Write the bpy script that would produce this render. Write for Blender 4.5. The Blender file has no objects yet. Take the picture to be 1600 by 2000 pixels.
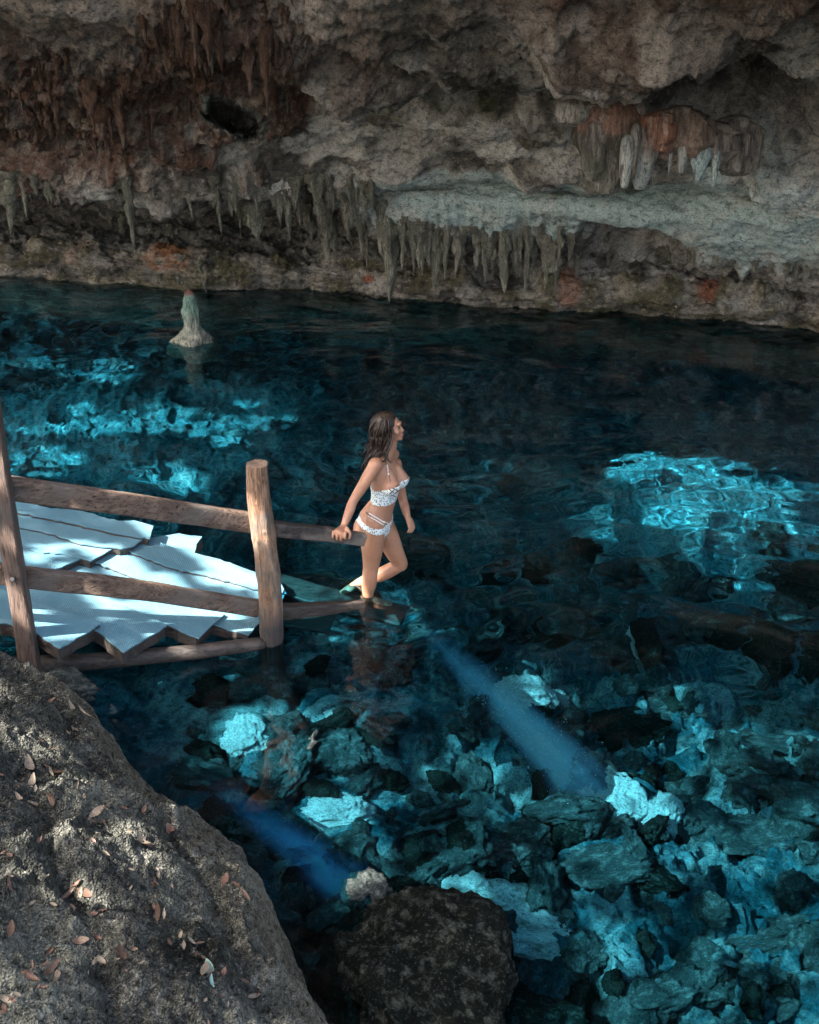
import bpy, bmesh, math, random
import numpy as np
from mathutils import Vector, Matrix
from mathutils.bvhtree import BVHTree

C = bpy.context.scene
R = math.radians
rng = np.random.default_rng(7)
random.seed(7)

# ------------------------------------------------------------------ camera, sky, sun
H, PITCH, F = 4.3, R(26), 2300.0
cam = bpy.data.cameras.new('camera')
camo = bpy.data.objects.new('camera', cam)
C.collection.objects.link(camo)
C.camera = camo
camo.location = (0, 0, H)
camo.rotation_euler = (R(90) - PITCH, 0, 0)
cam.sensor_fit = 'VERTICAL'
cam.angle = 2 * math.atan(1000 / F)
cam.clip_end = 400

SUN_TO = np.array([-0.56, -0.38, 0.75]); SUN_TO /= np.linalg.norm(SUN_TO)
world = bpy.data.worlds.new('World')
C.world = world
world.use_nodes = True
wn = world.node_tree.nodes
sky = wn.new('ShaderNodeTexSky')
sky.sky_type = 'NISHITA'
sky.sun_disc = False
sky.sun_elevation = math.asin(SUN_TO[2])
sky.sun_rotation = math.atan2(SUN_TO[0], SUN_TO[1]) % (2 * math.pi)
world.node_tree.links.new(sky.outputs[0], wn['Background'].inputs[0])
sky.dust_density = 5.0; sky.ozone_density = 0.4
wn['Background'].inputs[1].default_value = 0.10
sl = bpy.data.lights.new('sun', 'SUN')
sl.energy = 5.0
sl.angle = R(0.5)
sl.color = (1.0, 0.94, 0.86)
suno = bpy.data.objects.new('sun', sl)
C.collection.objects.link(suno)
suno.rotation_euler = Vector((-SUN_TO).tolist()).to_track_quat('-Z', 'Y').to_euler()
sl.cycles.is_caustics_light = True
C.view_settings.view_transform = 'Standard'
C.view_settings.look = 'None'
C.view_settings.exposure = 2.85
C.view_settings.gamma = 1.0
C.cycles.max_bounces = 10
C.cycles.diffuse_bounces = 4
C.cycles.transmission_bounces = 8
C.cycles.volume_bounces = 3
C.cycles.use_denoising = True

# ------------------------------------------------------------------ pixel helpers (photograph pixels, 1600 x 2000) used once to survey the place
cp, sp = math.cos(PITCH), math.sin(PITCH)
CAM = np.array([0, 0, H])
def ray(px, py):
    a, b = (px - 800) / F, (1000 - py) / F
    d = np.array([a, cp + b * sp, -sp + b * cp])
    return d / np.linalg.norm(d)
def P(px, py, z=0.0):
    d = ray(px, py); return CAM + d * ((z - H) / d[2])
def PD(px, py, Y):
    d = ray(px, py); return CAM + d * (Y / d[1])
def refr(d, n=1.33):
    h = d[:2] / n
    return np.array([h[0], h[1], -math.sqrt(1 - h @ h)])
def PU(px, py, z):
    s = P(px, py, 0); r = refr(ray(px, py)); return s + r * (z / r[2])
def depth_at(p):
    return (p - CAM) @ np.array([0, cp, -sp])

# ------------------------------------------------------------------ noise
def _h(ix, iy, iz, s):
    n = (ix * 374761393 + iy * 668265263 + iz * 2147483647 + s * 144665) & 0xffffffff
    n = ((n ^ (n >> 13)) * 1274126177) & 0xffffffff
    n = n ^ (n >> 16)
    return (n & 0xffff) / 32767.5 - 1.0
def vnoise(p, s=0):
    i = np.floor(p).astype(np.int64); f = p - i
    f = f * f * f * (f * (f * 6 - 15) + 10)
    r = 0
    for dx in (0, 1):
        wx = f[:, 0] if dx else 1 - f[:, 0]
        for dy in (0, 1):
            wy = f[:, 1] if dy else 1 - f[:, 1]
            for dz in (0, 1):
                wz = f[:, 2] if dz else 1 - f[:, 2]
                r = r + wx * wy * wz * _h(i[:, 0] + dx, i[:, 1] + dy, i[:, 2] + dz, s)
    return r
def fbm(p, o=4, s=0, g=0.5, ridge=False):
    r, a, t = 0, 1.0, 0
    for k in range(o):
        n = vnoise(p * (2.03 ** k) + k * 17.3, s + k)
        if ridge: n = 1 - 2 * np.abs(n)
        r = r + a * n; t += a; a *= g
    return r / t
def sst(a, b, x):
    t = np.clip((x - a) / (b - a), 0, 1); return t * t * (3 - 2 * t)

# ------------------------------------------------------------------ scene helpers
def tag(o, label=None, cat=None, group=None, kind=None):
    if label: o['label'] = label
    if cat: o['category'] = cat
    if group: o['group'] = group
    if kind: o['kind'] = kind
    return o
def link(o, parent=None):
    C.collection.objects.link(o)
    if parent is not None: o.parent = parent
    return o
def empty(name, loc=(0, 0, 0)):
    o = bpy.data.objects.new(name, None); o.location = loc; o.empty_display_size = .1
    return link(o)
def mesh_np(name, V, Fc, mats=None, smooth=True, col=None, parent=None, midx=None):
    me = bpy.data.meshes.new(name)
    V = np.asarray(V, dtype=np.float32); Fc = np.asarray(Fc, dtype=np.int32)
    k = Fc.shape[1]
    me.vertices.add(len(V)); me.vertices.foreach_set('co', V.ravel())
    me.loops.add(Fc.size); me.loops.foreach_set('vertex_index', Fc.ravel())
    me.polygons.add(len(Fc)); me.polygons.foreach_set('loop_start', np.arange(0, Fc.size, k, dtype=np.int32))
    me.update(calc_edges=True)
    me.polygons.foreach_set('use_smooth', [smooth] * len(Fc))
    if col is not None:
        a = me.color_attributes.new('col', 'FLOAT_COLOR', 'POINT')
        cc = np.ones((len(V), 4), dtype=np.float32); cc[:, :3] = col
        a.data.foreach_set('color', cc.ravel())
    if mats is not None:
        for m in (mats if isinstance(mats, (list, tuple)) else [mats]): me.materials.append(m)
    o = bpy.data.objects.new(name, me)
    return link(o, parent)
def gridfaces(ny, nx, closed=False):
    i = np.arange(nx * ny).reshape(ny, nx)
    if closed: i = np.concatenate([i, i[:, :1]], 1)
    return np.stack([i[:-1, :-1], i[:-1, 1:], i[1:, 1:], i[1:, :-1]], -1).reshape(-1, 4)
def receiver(*os):
    for o in os: o.cycles.is_caustics_receiver = True

# ------------------------------------------------------------------ materials
class NT:
    def __init__(s, name):
        s.m = bpy.data.materials.new(name); s.m.use_nodes = True
        s.t = s.m.node_tree; s.b = s.t.nodes['Principled BSDF']; s.out = s.t.nodes['Material Output']
    def n(s, typ, **kw):
        nd = s.t.nodes.new(typ)
        for k, v in kw.items():
            if k.startswith('i_'):
                nd.inputs[k[2:].replace('_', ' ')].default_value = v
            else: setattr(nd, k, v)
        return nd
    def l(s, a, b): s.t.links.new(a, b)
    def mix(s, fac, a, b, mode='MIX'):
        nd = s.t.nodes.new('ShaderNodeMix'); nd.data_type = 'RGBA'; nd.blend_type = mode
        for k, v in ((0, fac), (6, a), (7, b)):
            if isinstance(v, bpy.types.NodeSocket): s.l(v, nd.inputs[k])
            elif isinstance(v, (int, float)): nd.inputs[k].default_value = v
            else: nd.inputs[k].default_value = (*v, 1)
        return nd.outputs[2]
    def noise(s, scale, detail=6, rough=.6, vec=None, dist=0.0):
        nd = s.n('ShaderNodeTexNoise', i_Scale=scale, i_Detail=detail, i_Roughness=rough, i_Distortion=dist)
        if vec is not None: s.l(vec, nd.inputs['Vector'])
        return nd.outputs['Fac']
    def ramp(s, v, a, b, lo=0.0, hi=1.0):
        nd = s.n('ShaderNodeMapRange'); nd.inputs['From Min'].default_value = a; nd.inputs['From Max'].default_value = b
        nd.inputs['To Min'].default_value = lo; nd.inputs['To Max'].default_value = hi
        s.l(v, nd.inputs['Value']); return nd.outputs[0]
    def bump(s, h, strength, dist, prev=None):
        nd = s.n('ShaderNodeBump', i_Strength=strength, i_Distance=dist); s.l(h, nd.inputs['Height'])
        if prev is not None: s.l(prev, nd.inputs['Normal'])
        return nd.outputs[0]
    def coord(s, which='Object', scale=None):
        c = s.n('ShaderNodeTexCoord').outputs[which]
        if scale:
            m = s.n('ShaderNodeMapping'); m.inputs['Scale'].default_value = scale; s.l(c, m.inputs[0]); c = m.outputs[0]
        return c

def rock_mat(name, use_col=True, base=(.3, .28, .25), dark=(.05, .05, .045), light=(.5, .47, .42), sc=1.0, spot=.5, rough=.85, bump=1.0, coordt='Object', pitted=0.0, aniso=None, bsc=1.0, dk=1.0):
    k = NT(name)
    v = k.coord(coordt, aniso)
    c = k.n('ShaderNodeVertexColor', layer_name='col').outputs[0] if use_col else None
    if c is None:
        rgb = k.n('ShaderNodeRGB'); rgb.outputs[0].default_value = (*base, 1); c = rgb.outputs[0]
    n1 = k.noise(3.1 * sc, 8, .62, v, .3); n2 = k.noise(14 * sc, 8, .7, v, .5); n3 = k.noise(55 * sc, 5, .7, v)
    c1 = k.mix(k.ramp(n1, .5, .68, 0, .55), c, light)
    c2 = k.mix(k.ramp(n2, .5, .36, 0, .85 * dk), c1, dark)
    c3 = k.mix(k.ramp(n2, .56, .72, 0, spot), c2, light)
    c4 = k.mix(k.ramp(n3, .52, .34, 0, .75 * dk), c3, dark)
    k.l(c4, k.b.inputs['Base Color'])
    k.b.inputs['Roughness'].default_value = rough
    k.b.inputs['Specular IOR Level'].default_value = .12
    b = k.bump(n2, .8 * bump, .05 * bsc)
    b = k.bump(n3, .7 * bump, .015 * bsc, b)
    if pitted:
        vo = k.n('ShaderNodeTexVoronoi', i_Scale=38 * sc); k.l(v, vo.inputs['Vector'])
        b = k.bump(vo.outputs['Distance'], .8 * pitted, .015 * bsc, b)
    k.l(b, k.b.inputs['Normal'])
    return k.m

M = {}
M['wall'] = rock_mat('cave_limestone', dark=(.018, .014, .011), light=(.55, .48, .40), sc=.9, spot=.75, bump=1.6, dk=.75, aniso=(1, 1, 1.3))
M['stal'] = rock_mat('dripstone', base=(.25, .24, .185), dark=(.035, .032, .026), light=(.74, .71, .58), spot=.8, bump=1.6, sc=1.2, use_col=False, aniso=(1, 1, .4))
M['stal_brown'] = rock_mat('brown_dripstone', base=(.17, .10, .07), dark=(.03, .017, .012), light=(.46, .36, .29), sc=1.4, use_col=False, aniso=(1, 1, .4))
M['bank'] = rock_mat('weathered_bank_limestone', dark=(.010, .010, .008), light=(.52, .51, .43), sc=2.4, spot=1.0, pitted=1.5, bump=2.2)
M['bed'] = rock_mat('silted_rock_bed', dark=(.010, .020, .021), light=(.46, .52, .48), sc=1.5, spot=.6, bump=1.5)
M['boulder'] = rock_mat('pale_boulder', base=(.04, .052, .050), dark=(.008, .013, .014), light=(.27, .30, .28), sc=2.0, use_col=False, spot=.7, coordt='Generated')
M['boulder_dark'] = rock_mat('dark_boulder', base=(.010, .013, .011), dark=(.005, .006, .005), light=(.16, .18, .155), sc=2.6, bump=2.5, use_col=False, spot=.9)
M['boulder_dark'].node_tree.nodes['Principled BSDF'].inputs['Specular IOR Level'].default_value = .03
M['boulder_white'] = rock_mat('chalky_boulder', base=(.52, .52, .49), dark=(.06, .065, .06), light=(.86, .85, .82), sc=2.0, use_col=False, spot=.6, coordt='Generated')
M['flow'] = rock_mat('flowstone', dark=(.035, .03, .028), light=(.5, .47, .42), sc=1.3, aniso=(1.6, 1.6, .35), rough=.55)

def wood_mat(name, a, b, axis=(1, 1, 14), sc=6, bump=.6, extra=None, rough=.75):
    k = NT(name)
    v = k.coord('Object', tuple(1.0 if x == 14 else 9.0 for x in axis))
    n1 = k.noise(sc * .35, 9, .65, v, .6); n2 = k.noise(sc * 1.2, 6, .7, v, .4); n3 = k.noise(3.0, 4, .6, k.coord('Object'))
    c = k.mix(k.ramp(n1, .35, .65), a, b)
    c = k.mix(k.ramp(n2, .50, .36, 0, .92), c, tuple(x * .16 for x in a))
    if extra: c = k.mix(k.ramp(n3, .48, .60, 0, .8), c, extra)
    k.l(c, k.b.inputs['Base Color']); k.b.inputs['Roughness'].default_value = rough
    bb = k.bump(n1, bump, .02); bb = k.bump(n2, bump, .008, bb); k.l(bb, k.b.inputs['Normal'])
    return k.m
M['rail'] = wood_mat('weathered_rail_wood', (.07, .042, .03), (.20, .138, .10), axis=(14, 1, 1), extra=(.12, .10, .085), bump=1.0)
M['rail_wet'] = wood_mat('dark_wet_wood', (.03, .024, .02), (.06, .045, .038), axis=(14, 1, 1), rough=.4)
M['rail_peel'] = wood_mat('peeling_bark_wood', (.028, .022, .02), (.05, .038, .032), axis=(14, 1, 1), rough=.6, extra=(.17, .14, .115))
M['post'] = wood_mat('debarked_log', (.17, .085, .045), (.40, .26, .17), axis=(1, 1, 14), extra=(.11, .10, .088), bump=1.6)
M['post_sq'] = wood_mat('brown_post_wood', (.075, .048, .036), (.15, .10, .078), axis=(1, 1, 14), extra=(.07, .06, .052), bump=.9)
M['cut'] = wood_mat('cut_log_end', (.22, .13, .09), (.42, .29, .20), axis=(1, 1, 1), sc=10, extra=(.04, .03, .025))
M['plank'] = wood_mat('dark_plank_wood', (.028, .023, .02), (.07, .054, .045), axis=(14, 1, 1), rough=.6)

nt_ = M['post'].node_tree; bs_ = nt_.nodes['Principled BSDF']; src_ = bs_.inputs['Base Color'].links[0].from_socket
gp_ = nt_.nodes.new('ShaderNodeNewGeometry'); sz_ = nt_.nodes.new('ShaderNodeSeparateXYZ'); nt_.links.new(gp_.outputs['Position'], sz_.inputs[0])
mr_ = nt_.nodes.new('ShaderNodeMapRange'); mr_.inputs['From Min'].default_value = .30; mr_.inputs['From Max'].default_value = .12; mr_.inputs['To Max'].default_value = .85; nt_.links.new(sz_.outputs[2], mr_.inputs['Value'])
mx_ = nt_.nodes.new('ShaderNodeMix'); mx_.data_type = 'RGBA'; nt_.links.new(mr_.outputs[0], mx_.inputs[0]); nt_.links.new(src_, mx_.inputs[6]); mx_.inputs[7].default_value = (.03, .028, .03, 1)
nt_.links.new(mx_.outputs[2], bs_.inputs['Base Color'])      # water-soaked foot of the log
def mat_mat():
    k = NT('pale_matting')
    v = k.coord('Object')
    w = k.n('ShaderNodeTexWave', wave_type='BANDS', bands_direction='X', i_Scale=26, i_Distortion=.4); k.l(v, w.inputs[0])
    n1 = k.noise(2.2, 6, .6, v); n2 = k.noise(60, 4, .7, v)
    c = k.mix(k.ramp(n1, .35, .7), (.085, .22, .29), (.15, .305, .375))
    c = k.mix(k.ramp(w.outputs['Fac'], .3, 0, 0, .6), c, (.10, .17, .20))
    n4 = k.noise(5, 8, .7, v, 1.0); c = k.mix(k.ramp(n4, .55, .75, 0, .5), c, (.14, .17, .16))
    c = k.mix(k.ramp(n2, .34, .26, 0, .8), c, (.12, .12, .11))
    k.l(c, k.b.inputs['Base Color']); k.b.inputs['Roughness'].default_value = .8
    b = k.bump(w.outputs['Fac'], .35, .004); b = k.bump(n1, .5, .05, b); k.l(b, k.b.inputs['Normal'])
    return k.m
M['mat'] = mat_mat()
def plain(name, c, r=.7, spec=.5):
    k = NT(name); k.b.inputs['Base Color'].default_value = (*c, 1); k.b.inputs['Roughness'].default_value = r
    k.b.inputs['Specular IOR Level'].default_value = spec
    return k
def leaf_mat(name, a, b):
    k = NT(name); n = k.noise(25, 4, .6, k.coord('Object'))
    k.l(k.mix(k.ramp(n, .35, .65), a, b), k.b.inputs['Base Color']); k.b.inputs['Roughness'].default_value = .6
    return k.m
M['leaf_brown'] = leaf_mat('dry_brown_leaf', (.055, .032, .02), (.12, .065, .04))
M['leaf_tan'] = leaf_mat('dry_tan_leaf', (.14, .105, .07), (.24, .19, .14))
M['leaf_rust'] = leaf_mat('rusty_leaf', (.085, .04, .025), (.14, .072, .045))
M['leaf_green'] = leaf_mat('pale_green_leaf', (.16, .3, .24), (.3, .42, .36))
M['sun_screen'] = leaf_mat('sun_screen_leaf', (.05, .09, .03), (.08, .12, .04))

def water_mat():
    k = NT('clear_water'); k.t.nodes.remove(k.b)
    rf = k.n('ShaderNodeBsdfRefraction', i_IOR=1.33, i_Roughness=0.0); rf.inputs['Color'].default_value = (.34, .80, .94, 1)
    gl = k.n('ShaderNodeBsdfGlossy', i_Roughness=0.0); gl.inputs['Color'].default_value = (1, 1, 1, 1)
    fr = k.n('ShaderNodeFresnel', i_IOR=1.33)
    mx = k.n('ShaderNodeMixShader'); k.l(fr.outputs[0], mx.inputs[0]); k.l(rf.outputs[0], mx.inputs[1]); k.l(gl.outputs[0], mx.inputs[2])
    k.l(mx.outputs[0], k.out.inputs[0])
    return k.m
M['water'] = water_mat()

# ------------------------------------------------------------------ cave wall and roof (one surveyed rock face, one sheet with real overhangs)
CP = np.array([-500, -200, 0, 200, 400, 600, 800, 1000, 1200, 1400, 1600, 1900, 2300, 2700], float)
py_w = np.array([520, 530, 538, 552, 565, 562, 585, 600, 612, 628, 645, 680, 760, 860], float)
py_a = np.array([480, 485, 488, 497, 505, 520, 545, 560, 560, 570, 590, 600, 640, 700], float)     # top of the low ledge
py_b = np.array([420, 420, 420, 425, 430, 440, 490, 500, 510, 535, 560, 580, 600, 640], float)     # deepest part of the recess
py_c = np.array([385, 385, 385, 385, 385, 390, 428, 436, 462, 505, 525, 540, 560, 600], float)     # lower lip
py_m = np.array([380, 380, 378, 376, 374, 376, 392, 396, 410, 430, 440, 450, 460, 480], float)     # belly of the lower shelf
py_d = np.array([372, 372, 370, 368, 364, 364, 364, 362, 362, 368, 385, 395, 400, 420], float)     # crease under the upper mass
py_e = np.array([358, 358, 357, 357, 355, 350, 352, 354, 352, 345, 350, 360, 370, 380], float)     # upper lip
def col(px, pts): return np.interp(px, CP, pts)
off_a = np.array([.1, .1, .1, .1, .05, .0, -.05, -.1, -.1, -.1, -.1, -.1, -.1, -.1])
off_b = np.array([1.4, 1.4, 1.3, 1.3, 1.2, .9, .5, .5, .5, .4, .3, .3, .3, .3])
off_c = np.array([-.2, -.2, -.2, -.2, -.2, -.3, -.8, -.8, -.8, -.8, -.8, -.8, -.8, -.8])
off_m = np.array([-.5, -.5, -.5, -.5, -.5, -.5, -1.0, -1.1, -1.3, -1.4, -1.4, -1.4, -1.4, -1.4])
off_d = np.array([-.7, -.7, -.7, -.7, -.7, -.7, -.9, -.9, -.9, -1.2, -1.6, -1.7, -1.7, -1.7])
off_e = np.array([-1.6, -1.6, -1.6, -1.6, -1.5, -1.4, -1.5, -1.7, -1.7, -1.7, -1.8, -1.9, -1.9, -1.9])
NX, NS = 900, 620
pxs = np.linspace(-420, 2650, NX)
YW = np.array([P(a, col(a, py_w), 0)[1] for a in pxs])
def colz(px, d, z):   # point on column px at world Y d, height z
    q = ray(px, 600); return np.array([q[0] / q[1] * d, d, z])
rows = []
for i, a in enumerate(pxs):
    w = YW[i]
    pt = [colz(a, w + 1.6, -6.0), colz(a, w + 1.0, -2.0), colz(a, w + .35, -.4), P(a, col(a, py_w), 0)]
    for pyv, of in ((py_a, off_a), (py_b, off_b), (py_c, off_c), (py_m, off_m), (py_d, off_d), (py_e, off_e)):
        pt.append(PD(a, col(a, pyv), w + col(a, of)))
    sc = w / 16.0
    e = w + col(a, off_e)
    pt.append(PD(a, 280, e - .55 * sc)); pt.append(PD(a, 190, e - 1.3 * sc)); pt.append(PD(a, 95, e - 2.4 * sc)); pt.append(PD(a, 0, e - 3.6 * sc))
    t = pt[-1]
    q = ray(a, 600); hx = q[0] / q[1]
    ext = 1 + 1.5 * float(sst(1000, 2300, a))  # unseen roof pulled forward on the right, shaped to cut the sky light
    def g(dy, dz, yy=None):
        dy = dy * ext if dy < 0 else dy
        Y = t[1] + dy; return np.array([hx * Y, Y, t[2] + dz])
    pt += [g(-1.2, .75), g(-2.3, 1.7), g(-2.6, 2.6), g(-.5, 3.6), g(12, 4.2)]
    rows.append(pt)
rows = np.array(rows)                     # NX, K, 3
seg = np.array([.04, .05, .06, .09, .11, .09, .07, .06, .05, .10, .11, .11, .12, .05, .04, .03, .02, .01])
assert len(seg) == rows.shape[1] - 1
cum = np.concatenate([[0], np.cumsum(seg)]); cum /= cum[-1]
ts = np.linspace(0, 1, NS)
k = np.clip(np.searchsorted(cum, ts, side='right') - 1, 0, len(seg) - 1)
u = (ts - cum[k]) / (cum[k + 1] - cum[k])
ip = lambda j: rows[:, np.clip(j, 0, rows.shape[1] - 1), :]
p0, p1, p2, p3 = ip(k - 1), ip(k), ip(k + 1), ip(k + 2)
uu = u[None, :, None]
tn = .42
W = p1 + uu * (tn * (p2 - p0)) + uu ** 2 * (-3 * p1 + 3 * p2 - tn * 2 * (p2 - p0) - tn * (p3 - p1)) + uu ** 3 * (2 * p1 - 2 * p2 + tn * (p2 - p0) + tn * (p3 - p1))
# W: NX, NS, 3
def gnormals(G):
    du = np.gradient(G, axis=0); dv = np.gradient(G, axis=1)
    n = np.cross(du, dv); return n / (np.linalg.norm(n, axis=2, keepdims=True) + 1e-9)
PXG = np.repeat(pxs[:, None], NS, 1)
def to_py(G):
    d = G - CAM; fz = d @ np.array([0, cp, -sp]); up = d @ np.array([0, sp, cp]); rt = d[..., 0]
    return 800 + F * rt / fz, 1000 - F * up / fz
n = gnormals(W)
toward = (CAM - W); sgn = np.sign(np.sum(n * toward, 2).mean()); n *= sgn
QX, QY = to_py(W)
flat = W.reshape(-1, 3)
sh = W.shape[:2]
def N(scale, o, s, ridge=False, gain=.5): return fbm(flat * np.array(scale), o, s, gain, ridge).reshape(sh)
keep = sst(0, .12, ts)[None, :] * (1 - sst(.93, 1, ts)[None, :])
# zones of the survey (in the rock's own layout: where each kind of rock is)
def blob(cx, cy, rx, ry, soft=.35, ang=0, wob=None):
    x, y = QX - cx, QY - cy
    c_, s_ = math.cos(R(ang)), math.sin(R(ang))
    x, y = (x * c_ + y * s_) / rx, (-x * s_ + y * c_) / ry
    d = np.sqrt(x * x + y * y)
    if wob is not None: d = d + wob
    return 1 - sst(1 - soft, 1 + soft, d)
wob = N((2.2, 2.2, 3), 4, 5) * .5
near = (ts[None, :] > cum[3]) & (ts[None, :] < cum[14]) | (PXG < -1e9)
big = N((.55, .55, .9), 3, 1)
mid = N((1.3, 1.3, 2.6), 4, 11, True)
sml = N((4.0, 4.0, 7.0), 4, 23)
tiny = N((13, 13, 16), 3, 31, True)
drip = N((7.5, 7.5, 1.3), 3, 41, True)
strata = N((.7, .7, 8.0), 3, 51)
brownz = np.clip(blob(430, 120, 170, 150, .3, 20, wob) + blob(190, 190, 260, 110, .4, 10, wob) + blob(60, 270, 140, 80, .5, 0, wob) + blob(700, 60, 80, 60, .5, 0, wob) * .5, 0, 1)
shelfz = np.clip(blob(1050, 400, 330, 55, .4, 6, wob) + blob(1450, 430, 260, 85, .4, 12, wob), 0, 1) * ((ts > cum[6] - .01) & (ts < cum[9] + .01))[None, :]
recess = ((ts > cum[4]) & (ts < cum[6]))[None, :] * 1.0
fringe = np.clip(sst(cum[6] - .03, cum[6] - .005, ts) * sst(cum[7] + .02, cum[6] + .005, ts), 0, 1)[None, :] * sst(420, 540, PXG) * sst(1180, 1080, PXG) + (sst(cum[8] - .02, cum[8], ts) * sst(cum[9] + .05, cum[9], ts))[None, :] * sst(760, 700, PXG)
disp = .24 * big + .16 * mid + .085 * sml + .032 * tiny + .05 * strata * (1 - brownz) + .16 * drip * brownz + .07 * drip * recess + .13 * drip * fringe
disp = disp * (1 - .45 * shelfz)
# the hole, the big dark hollow, the hollow beside the mushroom flowstone
disp += .12 * blob(470, 196, 80, 16, .5, 12)
disp -= .7 * blob(1410, 170, 150, 70, .6, 12, wob)
disp -= .35 * blob(1030, 190, 150, 40, .4, 5, wob)
disp += .35 * blob(1250, 70, 190, 40, .4, 4, wob)
disp += .30 * blob(700, 115, 250, 30, .5, 18, wob)
disp -= .30 * blob(720, 175, 220, 26, .5, 10, wob)
disp -= .45 * blob(930, 150, 330, 16, .6, -2, wob * .5)
disp += .30 * blob(230, 330, 260, 26, .5, 2, wob)
disp -= .25 * blob(330, 190, 50, 60, .4, 0, wob)
disp += .25 * blob(1560, 340, 90, 50, .3, 20, wob)
disp -= .5 * blob(1230, 470, 110, 30, .4, 15, wob)
disp -= .4 * blob(1000, 540, 60, 30, .4, 0, wob) 
W2 = W + n * (disp * keep)[..., None]
HX, HY = to_py(W2)
hw = N((5, 5, 5), 3, 88) * .3
ang_ = R(24); hx_, hy_ = HX - 458, HY - 232
e1 = np.hypot((hx_ * math.cos(ang_) + hy_ * math.sin(ang_)) / 62, (-hx_ * math.sin(ang_) + hy_ * math.cos(ang_)) / 27) + hw
hole = 1 - sst(.78, 1.05, e1); rim = np.exp(-((e1 - 1.05) / .16) ** 2)
vd = W2 - CAM; vd /= np.linalg.norm(vd, axis=2, keepdims=True)
vis = (ts[None, :] > cum[7]) & (ts[None, :] < cum[14])
W2 = W2 + vd * (hole * .8 * vis)[..., None]
# colours (rock stains, plus light and shade painted in where noted)
def lay(c, color, m): return c * (1 - m[..., None]) + np.array(color) * m[..., None]
cwall = np.ones(W.shape) * np.array([.28, .262, .23])
v1 = sst(-.3, .5, N((.8, .8, 1.6), 4, 61)); cwall = lay(cwall, (.66, .625, .56), v1 * .9)
v2 = sst(-.08, .3, N((2.5, 2.5, 4), 4, 71)); cwall = lay(cwall, (.06, .054, .046), v2 * .9)
topz = sst(130, -40, QY + 60 * wob); cwall = lay(cwall, (.85, .69, .58), topz * .85 * sst(1000, 500, QX))  # pinkish-beige top band, brightened to carry the sky light there
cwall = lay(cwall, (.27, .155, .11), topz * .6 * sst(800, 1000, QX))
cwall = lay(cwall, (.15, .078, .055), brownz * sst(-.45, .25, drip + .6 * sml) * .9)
cwall = lay(cwall, (.48, .60, .57), shelfz * .85)  # teal light bounced off the water, painted into the shelf
cwall = lay(cwall, (.08, .075, .062), recess * .75 * sst(1250, 700, QX) * sst(.1, .6, .5 + .5 * sml + .2))  # recess painted darker, its shade put into the colour
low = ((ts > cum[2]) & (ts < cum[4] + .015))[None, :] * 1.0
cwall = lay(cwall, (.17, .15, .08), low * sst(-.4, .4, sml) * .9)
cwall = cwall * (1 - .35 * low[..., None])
cwall = lay(cwall, (.26, .10, .045), low * sst(.15, .5, N((1.2, 1.2, 3), 3, 81)) * .8 * sst(700, 300, QX))
cwall = lay(cwall, (.34, .15, .08), blob(1112, 565, 20, 36, .35, 0, wob * .5) * .9)
cwall = lay(cwall, (.24, .09, .05), blob(1380, 560, 22, 26, .35, 0, wob) * .8)
cwall = lay(cwall, (.30, .10, .06), blob(722, 545, 10, 6, .4))
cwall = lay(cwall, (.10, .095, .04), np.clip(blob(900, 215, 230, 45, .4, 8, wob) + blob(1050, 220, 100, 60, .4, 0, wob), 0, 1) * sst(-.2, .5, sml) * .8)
cwall = lay(cwall, (.07, .06, .055), blob(1420, 170, 170, 90, .5, 12, wob) * .8)  # shade of the big hollow painted into the colour
cwall = lay(cwall, (.16, .25, .23), rim * vis * .7); cwall = lay(cwall, (.07, .068, .06), hole * vis * .9)  # teal around the rim; hole painted dark for its shade
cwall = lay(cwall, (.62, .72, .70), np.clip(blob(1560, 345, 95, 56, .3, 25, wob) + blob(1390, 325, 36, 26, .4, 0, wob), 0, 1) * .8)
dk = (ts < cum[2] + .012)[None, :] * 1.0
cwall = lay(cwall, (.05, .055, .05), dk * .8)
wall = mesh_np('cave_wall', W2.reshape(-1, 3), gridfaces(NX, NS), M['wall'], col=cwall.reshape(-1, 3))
tag(wall, kind='structure', label='overhanging limestone cave wall and roof behind the pool')
receiver(wall)
wall_bvh = BVHTree.FromPolygons(W2.reshape(-1, 3)[:, :].tolist(), gridfaces(NX, NS).tolist())
def wall_hit(px, py):
    d = ray(px, py); h = wall_bvh.ray_cast(Vector(CAM.tolist()), Vector(d.tolist()))
    return np.array(h[0]) if h[0] is not None else None

# ------------------------------------------------------------------ stalactites: parts of the cave wall
def stal_mesh(name, seed, mat, ns=14, nr=26, knob=.35, blunt=.12):
    r_ = np.random.default_rng(seed)
    V = []
    bend = r_.uniform(-.10, .10, 2)
    ph = r_.uniform(0, 100)
    for i in range(nr):
        t = i / (nr - 1)
        rad = .5 * ((1 - t) ** (.65 + .5 * r_.random() * 0 + .3 * (seed % 3))) * (1 - blunt) + .5 * blunt * math.sqrt(max(0, 1 - t ** 3))
        if i == nr - 1: rad = .015
        for j in range(ns):
            a = 2 * math.pi * j / ns
            V.append([rad * math.cos(a) + bend[0] * math.sin(t * 3), rad * .8 * math.sin(a) + bend[1] * math.sin(t * 3), -t])
    V = np.array(V)
    nn = fbm(np.stack([V[:, 0] * 3 + ph, V[:, 1] * 3, V[:, 2] * 7], 1), 3, seed)
    nn2 = fbm(np.stack([V[:, 0] * 9 + ph, V[:, 1] * 9, V[:, 2] * 9], 1), 2, seed + 5, ridge=True)
    sc_ = 1 + knob * 2.2 * nn + .36 * nn2
    V[:, 0] *= sc_; V[:, 1] *= sc_
    me_o = mesh_np(name, V, gridfaces(nr, ns, True), mat)
    me = me_o.data
    bpy.data.objects.remove(me_o)
    return me
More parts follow.
